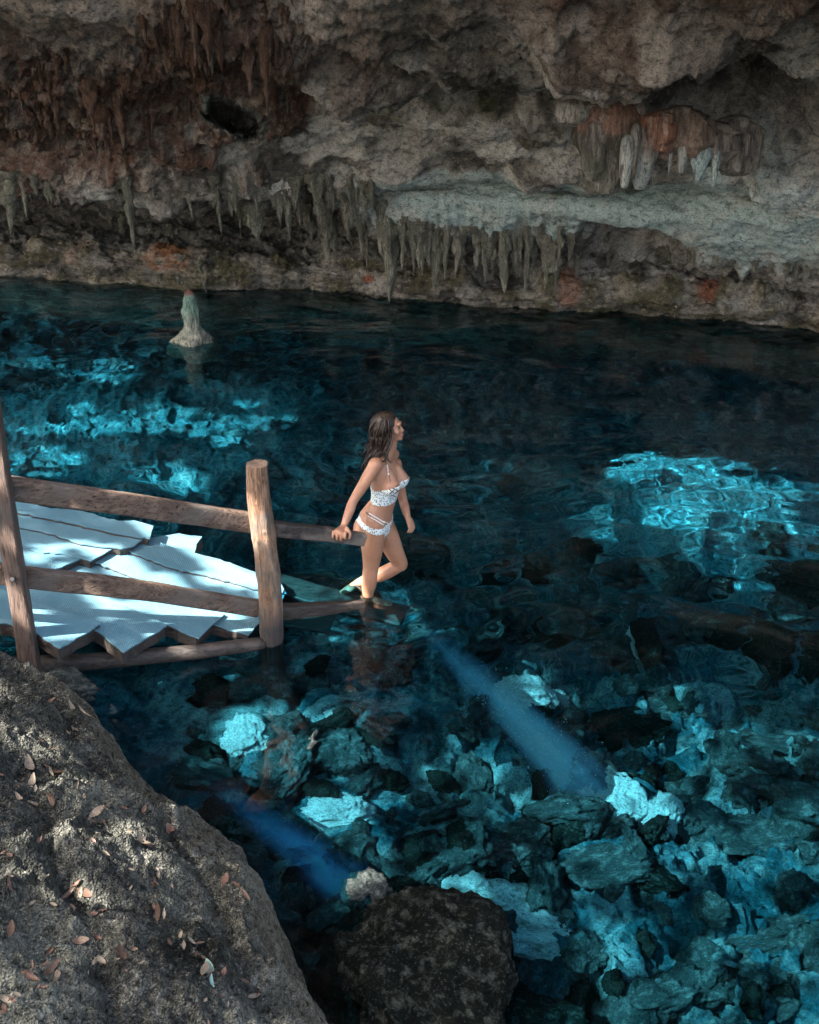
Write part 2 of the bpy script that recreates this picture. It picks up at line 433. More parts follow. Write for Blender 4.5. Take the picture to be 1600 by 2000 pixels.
STAL = [stal_mesh('stalactite', s, M['stal'], knob=.35 + .3 * (s % 3)) for s in range(14)]
STALB = [stal_mesh('stalactite', 40 + s, M['stal_brown'], knob=.6, blunt=.3) for s in range(8)]
n_st = 0
def stal(px, py0, py1, wpx, brown=False, fwd=0.0, dig=.12, ysquash=1.0):
    """a stalactite rooted in the rock where the ray through its root meets it"""
    global n_st
    h = wall_hit(px, py0)
    if h is None: return
    dpt = depth_at(h) - fwd
    h = CAM + (h - CAM) * (dpt / depth_at(h))
    L = (py1 - py0) / F * dpt / cp
    w = wpx / F * dpt * rng.uniform(.7, 1.3); L *= rng.uniform(.85, 1.1)
    me = (STALB if brown else STAL)[rng.integers(len(STALB if brown else STAL))]
    o = bpy.data.objects.new('stalactite', me)
    o.location = (h + np.array([0, .03, dig * L])).tolist()
    o.scale = (w, w * ysquash, L * (1 + dig)); o.rotation_euler = (rng.uniform(-.05, .05), rng.uniform(-.06, .06), rng.uniform(0, 6.28))
    link(o, wall); receiver(o); n_st += 1
# those one can single out in the photograph: x, root y, tip y, width
for a in [(5, 352, 445, 40), (42, 350, 418, 34), (93, 352, 398, 22), (18, 340, 400, 30), (66, 345, 385, 20), (118, 345, 372, 14), (92, 300, 345, 9), (50, 310, 340, 6),
          (248, 360, 470, 20), (235, 420, 480, 26), (222, 355, 372, 8), (368, 365, 425, 16), (424, 375, 466, 17), (415, 350, 400, 22), (447, 380, 420, 12), (466, 400, 456, 18), (500, 400, 470, 46), (493, 430, 545, 34), (497, 350, 420, 14),
          (545, 345, 430, 28), (557, 380, 456, 17), (530, 350, 395, 26), (585, 390, 440, 14), (602, 400, 492, 26), (617, 350, 440, 34), (640, 400, 500, 34), (655, 430, 518, 18), (672, 380, 450, 30), (676, 400, 460, 14), (688, 350, 430, 26), (700, 420, 496, 13), (575, 350, 405, 30), (640, 345, 400, 28), (710, 360, 430, 24), (725, 350, 400, 18),
          (745, 400, 500, 40), (762, 440, 584, 32), (750, 470, 510, 24), (790, 430, 500, 26), (805, 440, 520, 22), (822, 440, 530, 30), (840, 445, 520, 24), (858, 450, 552, 30), (876, 450, 540, 20), (893, 455, 540, 24), (906, 448, 500, 20), (930, 450, 530, 32), (950, 470, 560, 24), (965, 460, 540, 22), (985, 460, 575, 26), (1010, 470, 550, 24), (1030, 480, 590, 26), (1045, 470, 540, 20), (1075, 470, 560, 36), (1085, 500, 572, 10), (1074, 510, 574, 9), (1130, 500, 540, 20), (1060, 440, 480, 20), (1190, 490, 520, 12), (1478, 512, 556, 12), (1560, 520, 550, 14), (1400, 500, 525, 14), (1540, 530, 548, 8), (1300, 500, 530, 16),
          (270, 520, 556, 12), (285, 515, 560, 10), (310, 515, 552, 14), (330, 515, 550, 12), (352, 505, 560, 22), (372, 510, 566, 26), (393, 515, 570, 24), (405, 510, 560, 18), (343, 520, 562, 14), (580, 530, 560, 18), (545, 545, 568, 12),
          (559, 172, 217, 9), (553, 170, 190, 10), (410, 100, 145, 14), (700, 165, 188, 6), (714, 162, 186, 5), (728, 163, 190, 7), (742, 162, 187, 6), (752, 163, 184, 5)]:
    stal(*a)
for k_ in range(60):    # the smaller fringe along the lips
    px = rng.uniform(0, 1600)
    if px < 700: stal(px, 352 + rng.uniform(-8, 6), 352 + rng.uniform(18, 60), rng.uniform(9, 22))
    elif px < 1130: stal(px, 445 + rng.uniform(-8, 30), 470 + rng.uniform(25, 70), rng.uniform(12, 28))
    else: stal(px, col(px, py_c) - 2, col(px, py_c) + rng.uniform(8, 26), rng.uniform(8, 18))
for k_ in range(95):    # brown knobbly clusters of the upper left
    z = rng.integers(4)
    cx, cy, rx, ry = [(430, 110, 150, 120), (190, 170, 230, 80), (150, 220, 90, 70), (350, 60, 90, 50)][z]
    px = cx + rng.uniform(-1, 1) * rx; py = cy + rng.uniform(-1, 1) * ry
    if 375 < px < 545 and 165 < py + 20 < 290: continue
    stal(px, py, py + rng.uniform(12, 30) + 34 * rng.random() ** 3, rng.uniform(8, 24), True, dig=.5)
for a in [(350, 20, 110, 44), (375, 10, 130, 34), (400, 10, 115, 40), (425, 20, 120, 30), (195, 200, 270, 44), (230, 190, 290, 36), (180, 180, 260, 30), (520, 60, 190, 34), (490, 90, 180, 30), (210, 210, 290, 20), (90, 300, 345, 12)]:
    stal(*a[:3], a[3], True, dig=.3)

# mushroom of flowstone with its curtain, flow column above it, and the draperies to its right
def flow_piece(name, prof, px, py0, Y, hpx, wpx, seed, cols, label=None, ysc=.75, ns=64, nr=60, ripple=.07):
    h = hpx / F * depth_at(PD(px, py0, Y)) / cp
    wr = wpx / F * depth_at(PD(px, py0, Y)) / 2
    t = np.linspace(0, 1, nr); r = np.interp(t, [p[0] for p in prof], [p[1] for p in prof])
    r = np.convolve(np.pad(r, 2, 'edge'), [.1, .2, .4, .2, .1], 'valid'); r[0] = .01; r[-1] = .01
    a = np.linspace(0, 2 * math.pi, ns, endpoint=False)
    X = r[:, None] * np.cos(a) * wr; Yv = r[:, None] * np.sin(a) * wr * ysc; Z = -t[:, None] * h + 0 * X
    V = np.stack([X, Yv, Z], -1).reshape(-1, 3)
    d = ripple * fbm(V * np.array([9, 9, 1.2]) + seed, 3, seed, ridge=True) + .06 * fbm(V * 3 + seed, 3, seed)
    d *= np.repeat(sst(0, .15, r), ns)
    rad = np.stack([V[:, 0], V[:, 1] / ysc, 0 * d], 1); rad /= np.linalg.norm(rad, axis=1, keepdims=True) + 1e-6
    V = V + rad * d[:, None] * (wr / .3) * .8
    tt = np.repeat(t, ns); nz = fbm(V * np.array([6, 6, 3]) + 3, 3, seed)
    cc = np.zeros((len(V), 3))
    for kk in range(3): cc[:, kk] = np.interp(np.clip(tt + .12 * nz, 0, 1), [c_[0] for c_ in cols], [c_[1][kk] for c_ in cols])
    o = mesh_np(name, V, gridfaces(nr, ns, True), M['flow'], col=cc, parent=wall)
    o.location = PD(px, py0, Y).tolist()
    if label: o['label'] = label
    receiver(o)
    return o
Yf = min(wall_hit(a_, b_)[1] for a_ in (1150, 1200, 1260) for b_ in (200, 260, 330)) - .10
rust, dkf, pale = (.20, .11, .075), (.055, .05, .035), (.40, .42, .38)
flow_piece('flowstone_column', [(0, .5), (.2, .6), (.6, .55), (.85, .8), (1, .9)], 1195, 60, Yf + .75, 150, 120, 3, [(0, (.2, .19, .18)), (1, (.3, .3, .3))])
flow_piece('flowstone_dome', [(0, 0), (.06, .5), (.2, .85), (.4, 1.0), (.6, .93), (.8, .78), (1, .5)], 1200, 178, Yf + .25, 175, 135, 5, [(0, (.16, .1, .07)), (.1, rust), (.3, rust), (.38, dkf), (.75, dkf), (1, (.2, .19, .15))], 'rust-topped mushroom of flowstone bulging from the wall')
flow_piece('flowstone_dome', [(0, 0), (.1, .6), (.4, 1.0), (.8, .8), (1, .4)], 1165, 230, Yf + .1, 110, 50, 6, [(0, rust), (.3, dkf), (1, (.14, .14, .1))])
flow_piece('flowstone_drapery', [(0, 0), (.08, .6), (.35, 1.0), (.6, .8), (1, .3)], 1262, 235, Yf + .15, 120, 60, 9, [(0, rust), (.4, (.2, .16, .13)), (.7, pale), (1, pale)])
for (px, p0, p1, w, c_) in [(1163, 270, 334, 20, pale), (1148, 262, 322, 14, dkf), (1184, 288, 338, 13, (.3, .3, .24)), (1228, 262, 356, 30, pale), (1243, 240, 338, 24, (.2, .17, .13)), (1281, 262, 358, 13, pale), (1265, 250, 330, 26, dkf), (1316, 250, 342, 15, pale), (1338, 262, 330, 30, (.28, .3, .27)), (1372, 270, 348, 40, (.36, .48, .46)), (1402, 290, 352, 22, (.36, .48, .46)), (1196, 300, 354, 22, dkf), (1212, 300, 346, 14, (.12, .07, .05))]:
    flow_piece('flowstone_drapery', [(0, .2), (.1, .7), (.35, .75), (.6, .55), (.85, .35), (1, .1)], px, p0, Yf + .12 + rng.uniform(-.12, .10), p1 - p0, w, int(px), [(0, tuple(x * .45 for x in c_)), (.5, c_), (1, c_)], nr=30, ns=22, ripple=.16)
for (px, p0, p1, w, c_, dy) in [(1330, 205, 300, 110, (.17, .12, .09), .25), (1290, 215, 290, 60, (.22, .10, .06), .15), (1385, 235, 310, 100, (.2, .17, .14), .3), (1440, 225, 330, 90, (.17, .145, .12), .45), (1130, 190, 240, 60, (.24, .22, .19), .25), (1235, 175, 260, 60, (.18, .15, .13), .3), (1265, 100, 180, 70, (.10, .09, .085), .55)]:
    flow_piece('flowstone_mound', [(0, 0), (.1, .6), (.3, .95), (.6, 1.0), (.85, .7), (1, .2)], px, p0, Yf + dy, p1 - p0, w, int(px), [(0, c_), (.6, tuple(x * 1.2 for x in c_)), (1, tuple(x * 1.5 for x in c_))], nr=44, ns=40, ripple=.22)

# ------------------------------------------------------------------ pool bed
SHR, SHL = PU(1400, 950, -1.6), PU(270, 810, -1.7)
ryR = abs(PU(1400, 840, -1.6)[1] - PU(1400, 1070, -1.6)[1]) / 2; ryL = abs(PU(270, 700, -1.7)[1] - PU(270, 900, -1.7)[1]) / 2
def bed_h(x, y, fine=True):
    p = np.stack([x, y, 0 * x], 1)
    z = -3.3 + 0 * x
    def bl(cx, cy, rx, ry): return np.exp(-(((x - cx) / rx) ** 2 + ((y - cy) / ry) ** 2))
    near_ = sst(8.2, 6.7, y + .05 * x); z = z + near_ * 2.45                   # shelving up towards the near shore
    z = z + 1.7 * bl(-1.9, 5.6, 1.5, 1.0)                                            # shelf under the stairs
    z = z + 1.7 * bl(SHL[0], SHL[1], 2.6, ryL * 1.3) + 1.75 * bl(SHR[0], SHR[1], 1.6, ryR * 1.3) + .9 * bl(.2, 9.3, .8, .7) + .7 * bl(-.6, 14, 3, 1.2)
    z = z + (.5 - .3 * near_) * fbm(p * .9, 3, 91) + (.30 - .12 * near_) * fbm(p * 2.3, 4, 95, ridge=True)
    if fine: z = z + (.10 + .10 * near_) * fbm(p * 6.5, 3, 97, ridge=True) + (.04 + .04 * near_) * fbm(p * 19, 2, 99, ridge=True)
    return np.minimum(z, -.42)
BX, BY = np.meshgrid(np.linspace(-8.5, 9.5, 900), 1.2 + 16.8 * np.linspace(0, 1, 900) ** 1.35)
bz = bed_h(BX.ravel(), BY.ravel())
bxf, byf = BX.ravel(), BY.ravel()
lump = np.zeros(bxf.shape); tone = np.zeros(bxf.shape)
r_ = np.random.default_rng(33)
pn = fbm(np.stack([bxf, byf, 0 * bxf], 1) * 5, 3, 301) * .32
for q in range(1150):           # the bed itself is heaped rubble
    cy = 1.5 + 6.2 * r_.random(); cx = r_.uniform(-4.5, 6.5); rd = .07 + .26 * r_.random() ** 2.2
    ix = np.searchsorted(BX[0], [cx - rd * 1.7, cx + rd * 1.7]); iy = np.searchsorted(BY[:, 0], [cy - rd * 1.7, cy + rd * 1.7])
    if ix[1] <= ix[0] or iy[1] <= iy[0]: continue
    sl_ = (slice(iy[0], iy[1]), slice(ix[0], ix[1]))
    an = r_.uniform(0, 3.14); c_, s_ = math.cos(an), math.sin(an); ec = r_.uniform(.6, 1.0)
    dx, dy = BX[sl_] - cx, BY[sl_] - cy
    d = np.hypot((dx * c_ + dy * s_), (-dx * s_ + dy * c_) / ec) / rd + pn.reshape(BX.shape)[sl_]
    hh_ = rd * .85 * np.sqrt(np.clip(1 - d ** 2.6, 0, 1)) + (dx * r_.uniform(-.4, .4) + dy * r_.uniform(-.4, .4)) * (d < 1)
    L_ = lump.reshape(BX.shape); T_ = tone.reshape(BX.shape)
    m_ = hh_ > L_[sl_]; L_[sl_] = np.where(m_, hh_, L_[sl_]); tv = r_.random() ** 1.6; T_[sl_] = np.where(m_ & (d < 1), tv, T_[sl_])
bz = np.minimum(bz + lump, -.16)
BV = np.stack([BX.ravel(), BY.ravel(), bz], 1)
bj = fbm(BV * 5, 2, 17); BV[:, 0] += .04 * bj; BV[:, 1] += .04 * fbm(BV * 5 + 9, 2, 18)
cb = np.array([.012, .10, .125]) + tone[:, None] ** 3 * np.array([.20, .24, .23])
mm = sst(.04, .24, fbm(BV * 2.1, 5, 19, .6)) * .45 * (.35 + .65 * sst(7.5, 6.5, BV[:, 1])); cb = cb * (1 - mm[:, None]) + np.array([.30, .36, .32]) * mm[:, None]
for (cx, cy, rx, ry) in ((SHL[0], SHL[1], 2.3, ryL), (SHR[0], SHR[1], 1.35, ryR), (SHR[0] + 1.8, SHR[1] + .2, .7, .6)):       # raised shelves paled and tinted, their sun patches painted into the colour
    mm = 1 - sst(.7, 1.1, np.hypot((BV[:, 0] - cx) / rx, (BV[:, 1] - cy) / ry) + .35 * fbm(BV * 1.6, 3, 21)); mm = mm * .8
    cb = cb * (1 - mm[:, None]) + np.array([.13, .36, .39]) * mm[:, None]
bed_bvh = BVHTree.FromPolygons(BV.tolist(), gridfaces(900, 900).tolist())
bed = mesh_np('pool_bed', BV, gridfaces(900, 900), M['bed'], col=cb)
tag(bed, kind='structure', label='rocky bed of the pool'); receiver(bed)

# ------------------------------------------------------------------ foreground bank
edge_px = [(-500, 1290), (-200, 1300), (0, 1312), (100, 1345), (180, 1400), (235, 1465), (300, 1530), (380, 1600), (445, 1665), (505, 1740), (555, 1820), (600, 1900), (640, 2000), (680, 2150), (700, 2350)]
EP = np.array([P(a, b, .22)[:2] for a, b in edge_px])
def edge_dist(x, y):
    best = np.full(x.shape, 1e9); sg = np.ones(x.shape)
    for i in range(len(EP) - 1):
        a, b = EP[i], EP[i + 1]; ab = b - a; L = ab @ ab
        t = np.clip(((x - a[0]) * ab[0] + (y - a[1]) * ab[1]) / L, 0, 1)
        dx, dy = x - a[0] - t * ab[0], y - a[1] - t * ab[1]
        d = np.hypot(dx, dy); cr = ab[0] * (y - a[1]) - ab[1] * (x - a[0])
        m = d < best; best = np.where(m, d, best); sg = np.where(m, np.sign(cr), sg)
    return -best * sg      # positive inside the bank (left/below of the edge)
GX, GY = np.meshgrid(np.linspace(-6.5, .4, 760), np.linspace(-1.5, 7.2, 860))
gx, gy = GX.ravel(), GY.ravel()
pp = np.stack([gx, gy, 0 * gx], 1)
dd = edge_dist(gx, gy) + .10 * fbm(pp * 1.6, 3, 111) + .03 * fbm(pp * 6, 2, 113)
gz = np.where(dd > 0, .20 + .42 * (1 - np.exp(-np.maximum(dd, 0) / .28)) + .30 * np.maximum(dd, 0) ** 1.05, .20 - 2.6 * np.minimum(np.abs(dd), 1.2) ** .8)
gz = np.minimum(gz, 2.6)
lip = np.exp(-((dd - .32 - .07 * fbm(pp * 1.3, 2, 5)) / .045) ** 2); gz = gz - .07 * lip * (dd > 0)
lip2 = np.exp(-((dd - .85 - .12 * fbm(pp * 1.1, 2, 6)) / .06) ** 2); gz = gz - .06 * lip2 * (dd > 0)
amp = sst(-.3, .2, dd)
gz = gz + amp * (.11 * fbm(pp * 1.5, 3, 121) + .10 * fbm(pp * np.array([2.4, 2.4, 1]) + .5 * fbm(pp * 1.2, 2, 9)[:, None], 2, 122, ridge=True) + .05 * fbm(pp * 4.5, 3, 123, ridge=True) + .030 * fbm(pp * 15, 3, 125, ridge=True) + .016 * fbm(pp * 40, 2, 127, ridge=True))
gz = gz + (1 - amp) * (.1 * fbm(pp * 3, 3, 131))
GV = np.stack([gx, gy, gz], 1)
cg = np.ones(GV.shape) * np.array([.13, .132, .115])
m_ = sst(-.05, .45, fbm(pp * 2.2, 5, 141, .6)); cg = cg * (1 - m_[:, None]) + np.array([.34, .35, .29]) * m_[:, None]
m_ = sst(.25, .5, fbm(pp * 1.4 + 4, 4, 143, .6)) * .8; cg = cg * (1 - m_[:, None]) + np.array([.022, .026, .018]) * m_[:, None]
m_ = np.exp(-((dd - .14) / .12) ** 2) * .5; cg = cg * (1 - m_[:, None]) + np.array([.30, .25, .17]) * m_[:, None]
m_ = sst(.03, -.12, dd); cg = cg * (1 - m_[:, None]) + np.array([.035, .026, .02]) * m_[:, None]
bank = mesh_np('rock_bank', GV, gridfaces(860, 760), M['bank'], col=cg)
tag(bank, kind='structure', label='pitted limestone bank strewn with dry leaves, in the near left corner'); receiver(bank)
bank_bvh = BVHTree.FromPolygons(GV.tolist(), gridfaces(860, 760).tolist())

# ------------------------------------------------------------------ water
def rip_amp():
    r_ = np.random.default_rng(11); L = []
    for i in range(90):
        kk = math.exp(r_.uniform(math.log(2.2), math.log(46)))
        a = r_.normal(1.45, .75); L.append((kk, a, r_.uniform(0, 6.28), .0050 * (6 / kk) ** 1.25 * (1 if kk > 4 else .5)))
    for i in range(46):
        kk = math.exp(r_.uniform(math.log(24), math.log(58))); L.append((kk, r_.uniform(0, 6.28), r_.uniform(0, 6.28), .022 / kk / 2))
    return L
RL = rip_amp()
WXs = np.linspace(-8.3, 9.2, 640); WYs = 1.6 + (17.6 - 1.6) * (np.linspace(0, 1, 820) ** 1.25)
WX, WY = np.meshgrid(WXs, WYs)
wz = 0 * WX
pw = np.stack([WX.ravel(), WY.ravel(), 0 * WX.ravel()], 1)
wx2 = WX + .35 * vnoise(pw * .5, 3).reshape(WX.shape); wy2 = WY + .35 * vnoise(pw * .5 + 7, 4).reshape(WX.shape)
for kk, a, p_, am in RL:
    wz += am * np.sin(kk * (wx2 * math.cos(a) + wy2 * math.sin(a)) + p_)
wz *= .48 * (.55 + .45 * vnoise(pw * .35 + 3, 8).reshape(WX.shape)) * 1.0
# rings spreading from the wading legs
lx, ly = P(715, 1165, 0)[:2]
rr = np.hypot(WX - lx, WY - ly); wz += .0022 * np.sin(rr * 34) * np.exp(-((rr - .25) / .35) ** 2)
ny, nx = WX.shape
WV = np.stack([WX, WY, wz], -1).reshape(-1, 3)
Fw = gridfaces(ny, nx)
idx = np.arange(nx * ny).reshape(ny, nx)
ring = np.concatenate([idx[0, :], idx[1:, -1], idx[-1, -2::-1], idx[-2:0:-1, 0]])
low_v = WV[ring].copy(); low_v[:, 2] = -7
base_i = len(WV); nrg = len(ring)
a_ = np.arange(nrg); b_ = (a_ + 1) % nrg
side = np.stack([ring[b_], ring[a_], base_i + a_, base_i + b_], 1)
WV = np.concatenate([WV, low_v, [[0, 9, -7]]])
cen = len(WV) - 1
me = bpy.data.meshes.new('water')
tri = [(int(base_i + b), int(base_i + a), cen) for a, b in zip(a_, b_)]
me.from_pydata(WV.tolist(), [], Fw.tolist() + side.tolist() + tri)
fl = np.zeros(len(me.polygons), bool); fl[:len(Fw)] = True
me.polygons.foreach_set('use_smooth', fl)
me.materials.append(M['water'])
water = link(bpy.data.objects.new('water', me)); tag(water, kind='structure', label='clear teal pool water')
water.cycles.is_caustics_caster = True

# ------------------------------------------------------------------ rocks
def rock_mesh(name, seed, mat, sub=4, rough=.28, flat=.75):
    bm = bmesh.new(); bmesh.ops.create_icosphere(bm, subdivisions=sub, radius=1)
    me = bpy.data.meshes.new(name); bm.to_mesh(me); bm.free()
    V = np.zeros(len(me.vertices) * 3); me.vertices.foreach_get('co', V); V = V.reshape(-1, 3)
    r_ = np.random.default_rng(seed)
    for q in range(5):           # planar chops give facets
        nrm = r_.normal(size=3); nrm /= np.linalg.norm(nrm); d = r_.uniform(.62, .9)
        ov = np.maximum(V @ nrm - d, 0); V = V - nrm * (ov * .85)[:, None]
    s_ = seed * 3.7
    V = V * (1 + rough * 1.1 * fbm(V * 1.2 + s_, 3, seed) + rough * .95 * fbm(V * 2.6 + s_, 3, seed + 1, ridge=True) + rough * .42 * fbm(V * 7 + s_, 3, seed + 2, ridge=True) + rough * .16 * fbm(V * 20 + s_, 2, seed + 3))[:, None]
    V[:, 2] *= flat
    me.vertices.foreach_set('co', V.ravel()); me.polygons.foreach_set('use_smooth', [True] * len(me.polygons))
    me.materials.append(mat); me.update()
    return me
RK = {m: [rock_mesh('boulder', 10 * q + i, M[m], 5) for i in range(4)] for q, m in enumerate(('boulder', 'boulder_dark', 'boulder_white'))}
RS = [rock_mesh('stone', 90 + i, M[('boulder', 'boulder', 'boulder_dark', 'boulder')[i % 4]], 4, .36) for i in range(8)]
def put_rock(px, py, rx, ry, z, kind='boulder', label=None, rot=None, group=None, cat='rock', name='boulder', mesh=None, hs=.95, z_fix=None):
    if z < -.05:
        s0 = P(px, py, 0); h_ = bed_bvh.ray_cast(Vector(s0.tolist()), Vector(refr(ray(px, py)).tolist()))
        c_ = np.array(h_[0]) if h_[0] is not None else PU(px, py, z)
        c_[2] += .25 * min(rx, ry) / F * depth_at(c_)
        if z_fix is not None: c_ = PU(px, py, z_fix)
    else: c_ = P(px, py, z)
    s_ = depth_at(c_) / F * (1.0 if z >= 0 else 1.02)
    m = mesh or RK[kind][rng.integers(4)]
    o = bpy.data.objects.new(name, m); o.location = c_.tolist()
    o.scale = (rx * s_, ry * s_ * 1.25, min(rx, ry) * s_ * hs * 1.25); o.rotation_euler = (rng.uniform(-.2, .2), rng.uniform(-.2, .2), rot if rot is not None else rng.uniform(-.3, .3))
    link(o); receiver(o)
    tag(o, label, cat, group)
    return o
put_rock(433, 1365, 30, 26, -.75, label='small pitted pale stone under water, left of the round post foot')
put_rock(487, 1350, 36, 30, -.9, label='rounded grey stone under water just left of the round post')
put_rock(600, 1340, 34, 34, -.75, label='tall grey stone under water just right of the round post')
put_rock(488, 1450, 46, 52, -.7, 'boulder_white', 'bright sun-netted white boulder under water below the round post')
put_rock(560, 1500, 44, 60, -.8, label='long smooth grey boulder leaning beside the sun-netted white boulder')
put_rock(545, 1440, 26, 36, -.6, label='narrow grey boulder resting on the long smooth boulder')
put_rock(662, 1478, 54, 46, -.8, label='squat rounded pale boulder right of the long smooth boulder')
put_rock(745, 1430, 34, 26, -.9, label='small angular pale stone right of the squat rounded boulder')
put_rock(570, 1410, 62, 20, -.7, label='flat slab with a sunlit rim below the round post foot')
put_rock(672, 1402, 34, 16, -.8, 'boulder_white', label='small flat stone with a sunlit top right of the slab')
put_rock(1025, 1360, 52, 36, -.9, 'boulder_white', 'domed whitish boulder at the head of the blue silt-like light shaft')
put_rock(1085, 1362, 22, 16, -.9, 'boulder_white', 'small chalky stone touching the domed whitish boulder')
put_rock(1200, 1600, 76, 72, -.45, 'boulder_white', 'brightest chalky boulder in full sun at the foot of the blue silt-like light shaft')
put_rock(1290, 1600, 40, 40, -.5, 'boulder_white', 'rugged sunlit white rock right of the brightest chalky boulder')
put_rock(1180, 1700, 80, 36, -.5, 'boulder', 'flat grey ledge stone in front of the brightest chalky boulder')
put_rock(1310, 1388, 52, 22, -.8, 'boulder', 'long loaf-shaped pale stone in the right of the pool')
put_rock(1410, 1425, 54, 16, -.9, 'boulder', 'low sunlit ridge stone right of the loaf-shaped stone')
put_rock(1530, 1460, 60, 18, -.9, 'boulder', 'low sunlit ridge stone at the right edge of the pool')
put_rock(1256, 1262, 30, 22, -.9, 'boulder_white', 'solitary pale turquoise stone right of the bather')
put_rock(1278, 1735, 27, 27, -.35, 'boulder_white', 'small knobbly white stone alone on dark bed, lower right')
put_rock(1135, 1860, 40, 36, -.4, 'boulder', 'wedge-shaped grey stone near the bottom, right of the dark boulder')
put_rock(985, 1665, 62, 30, -.45, 'boulder', 'flat pale stone left of the brightest chalky boulder')
put_rock(1230, 1425, 60, 48, -.9, 'boulder_dark', 'dark green rounded boulder between silt-like light shaft and loaf-shaped stone')
put_rock(1580, 1640, 60, 50, -.45, 'boulder', 'mottled pale boulder cut by the right edge of the frame')
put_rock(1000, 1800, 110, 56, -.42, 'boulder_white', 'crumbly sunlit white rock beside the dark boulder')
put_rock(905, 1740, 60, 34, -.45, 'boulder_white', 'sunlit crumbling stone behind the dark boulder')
put_rock(665, 1590, 56, 34, -.55, 'boulder_white', 'sun-spangled white stone above the near blue silt-like light shaft')
put_rock(1080, 1660, 60, 60, -.6, 'boulder_dark', 'dark upright rock left of the brightest chalky boulder')
put_rock(1450, 1640, 90, 40, -.6, 'boulder', 'broad mottled stone in the lower right of the pool')
put_rock(1500, 1840, 90, 30, -.5, 'boulder', 'low pale ridge of rock near the lower right corner')
put_rock(1330, 1950, 90, 40, -.45, 'boulder', 'sunlit pale rock at the bottom edge, right of centre')
for (px, py, w) in ((720, 1745, 40),):
    put_rock(px, py, 44, 36, -.03, 'boulder', 'dry-topped pale rock at the water surface where the near silt-like light shaft ends', hs=.7)
big_dark = mesh = rock_mesh('boulder', 77, M['boulder_dark'], 6, .14, .8)
put_rock(850, 1935, 190, 190, -.40, z_fix=-.20, mesh=big_dark, label='huge dark algae-covered boulder at the bottom of the photo', rot=.5, hs=.85)
put_rock(1010, 2010, 130, 80, -.5, 'boulder_dark', label='dark rock right of the huge dark boulder at the bottom edge')
dr = put_rock(112, 1350, 72, 34, .22, 'boulder', 'dry rounded stone on the bank beneath the square post', hs=.9)
for k_ in range(296):
    px, py = rng.uniform(380, 1650), rng.uniform(1330, 2020)
    if rng.random() < .25: px, py = rng.uniform(500, 1650), rng.uniform(1050, 1330)
    q = PU(px, py, -.6)
    if edge_dist(np.array([q[0]]), np.array([q[1]]))[0] > -.15: continue
    z = float(bed_h(np.array([q[0]]), np.array([q[1]]))[0])
    h_ = bed_bvh.ray_cast(Vector(P(px, py, 0).tolist()), Vector(refr(ray(px, py)).tolist()))
    if h_[0] is None: continue
    q = np.array(h_[0]); q[2] += .02
    o = bpy.data.objects.new('stone', RS[rng.integers(8)]); s_ = rng.uniform(.05, .17) * (1 if py > 1300 else 1.6)
    o.location = q.tolist(); o.scale = (s_, s_ * rng.uniform(.7, 1.2), s_ * rng.uniform(.6, .9)); o.rotation_euler = tuple(rng.uniform(-3, 3, 3))
    link(o); receiver(o); tag(o, 'loose stone lying under water on the rocky pool bed', 'stone', 'loose stones on the pool bed')

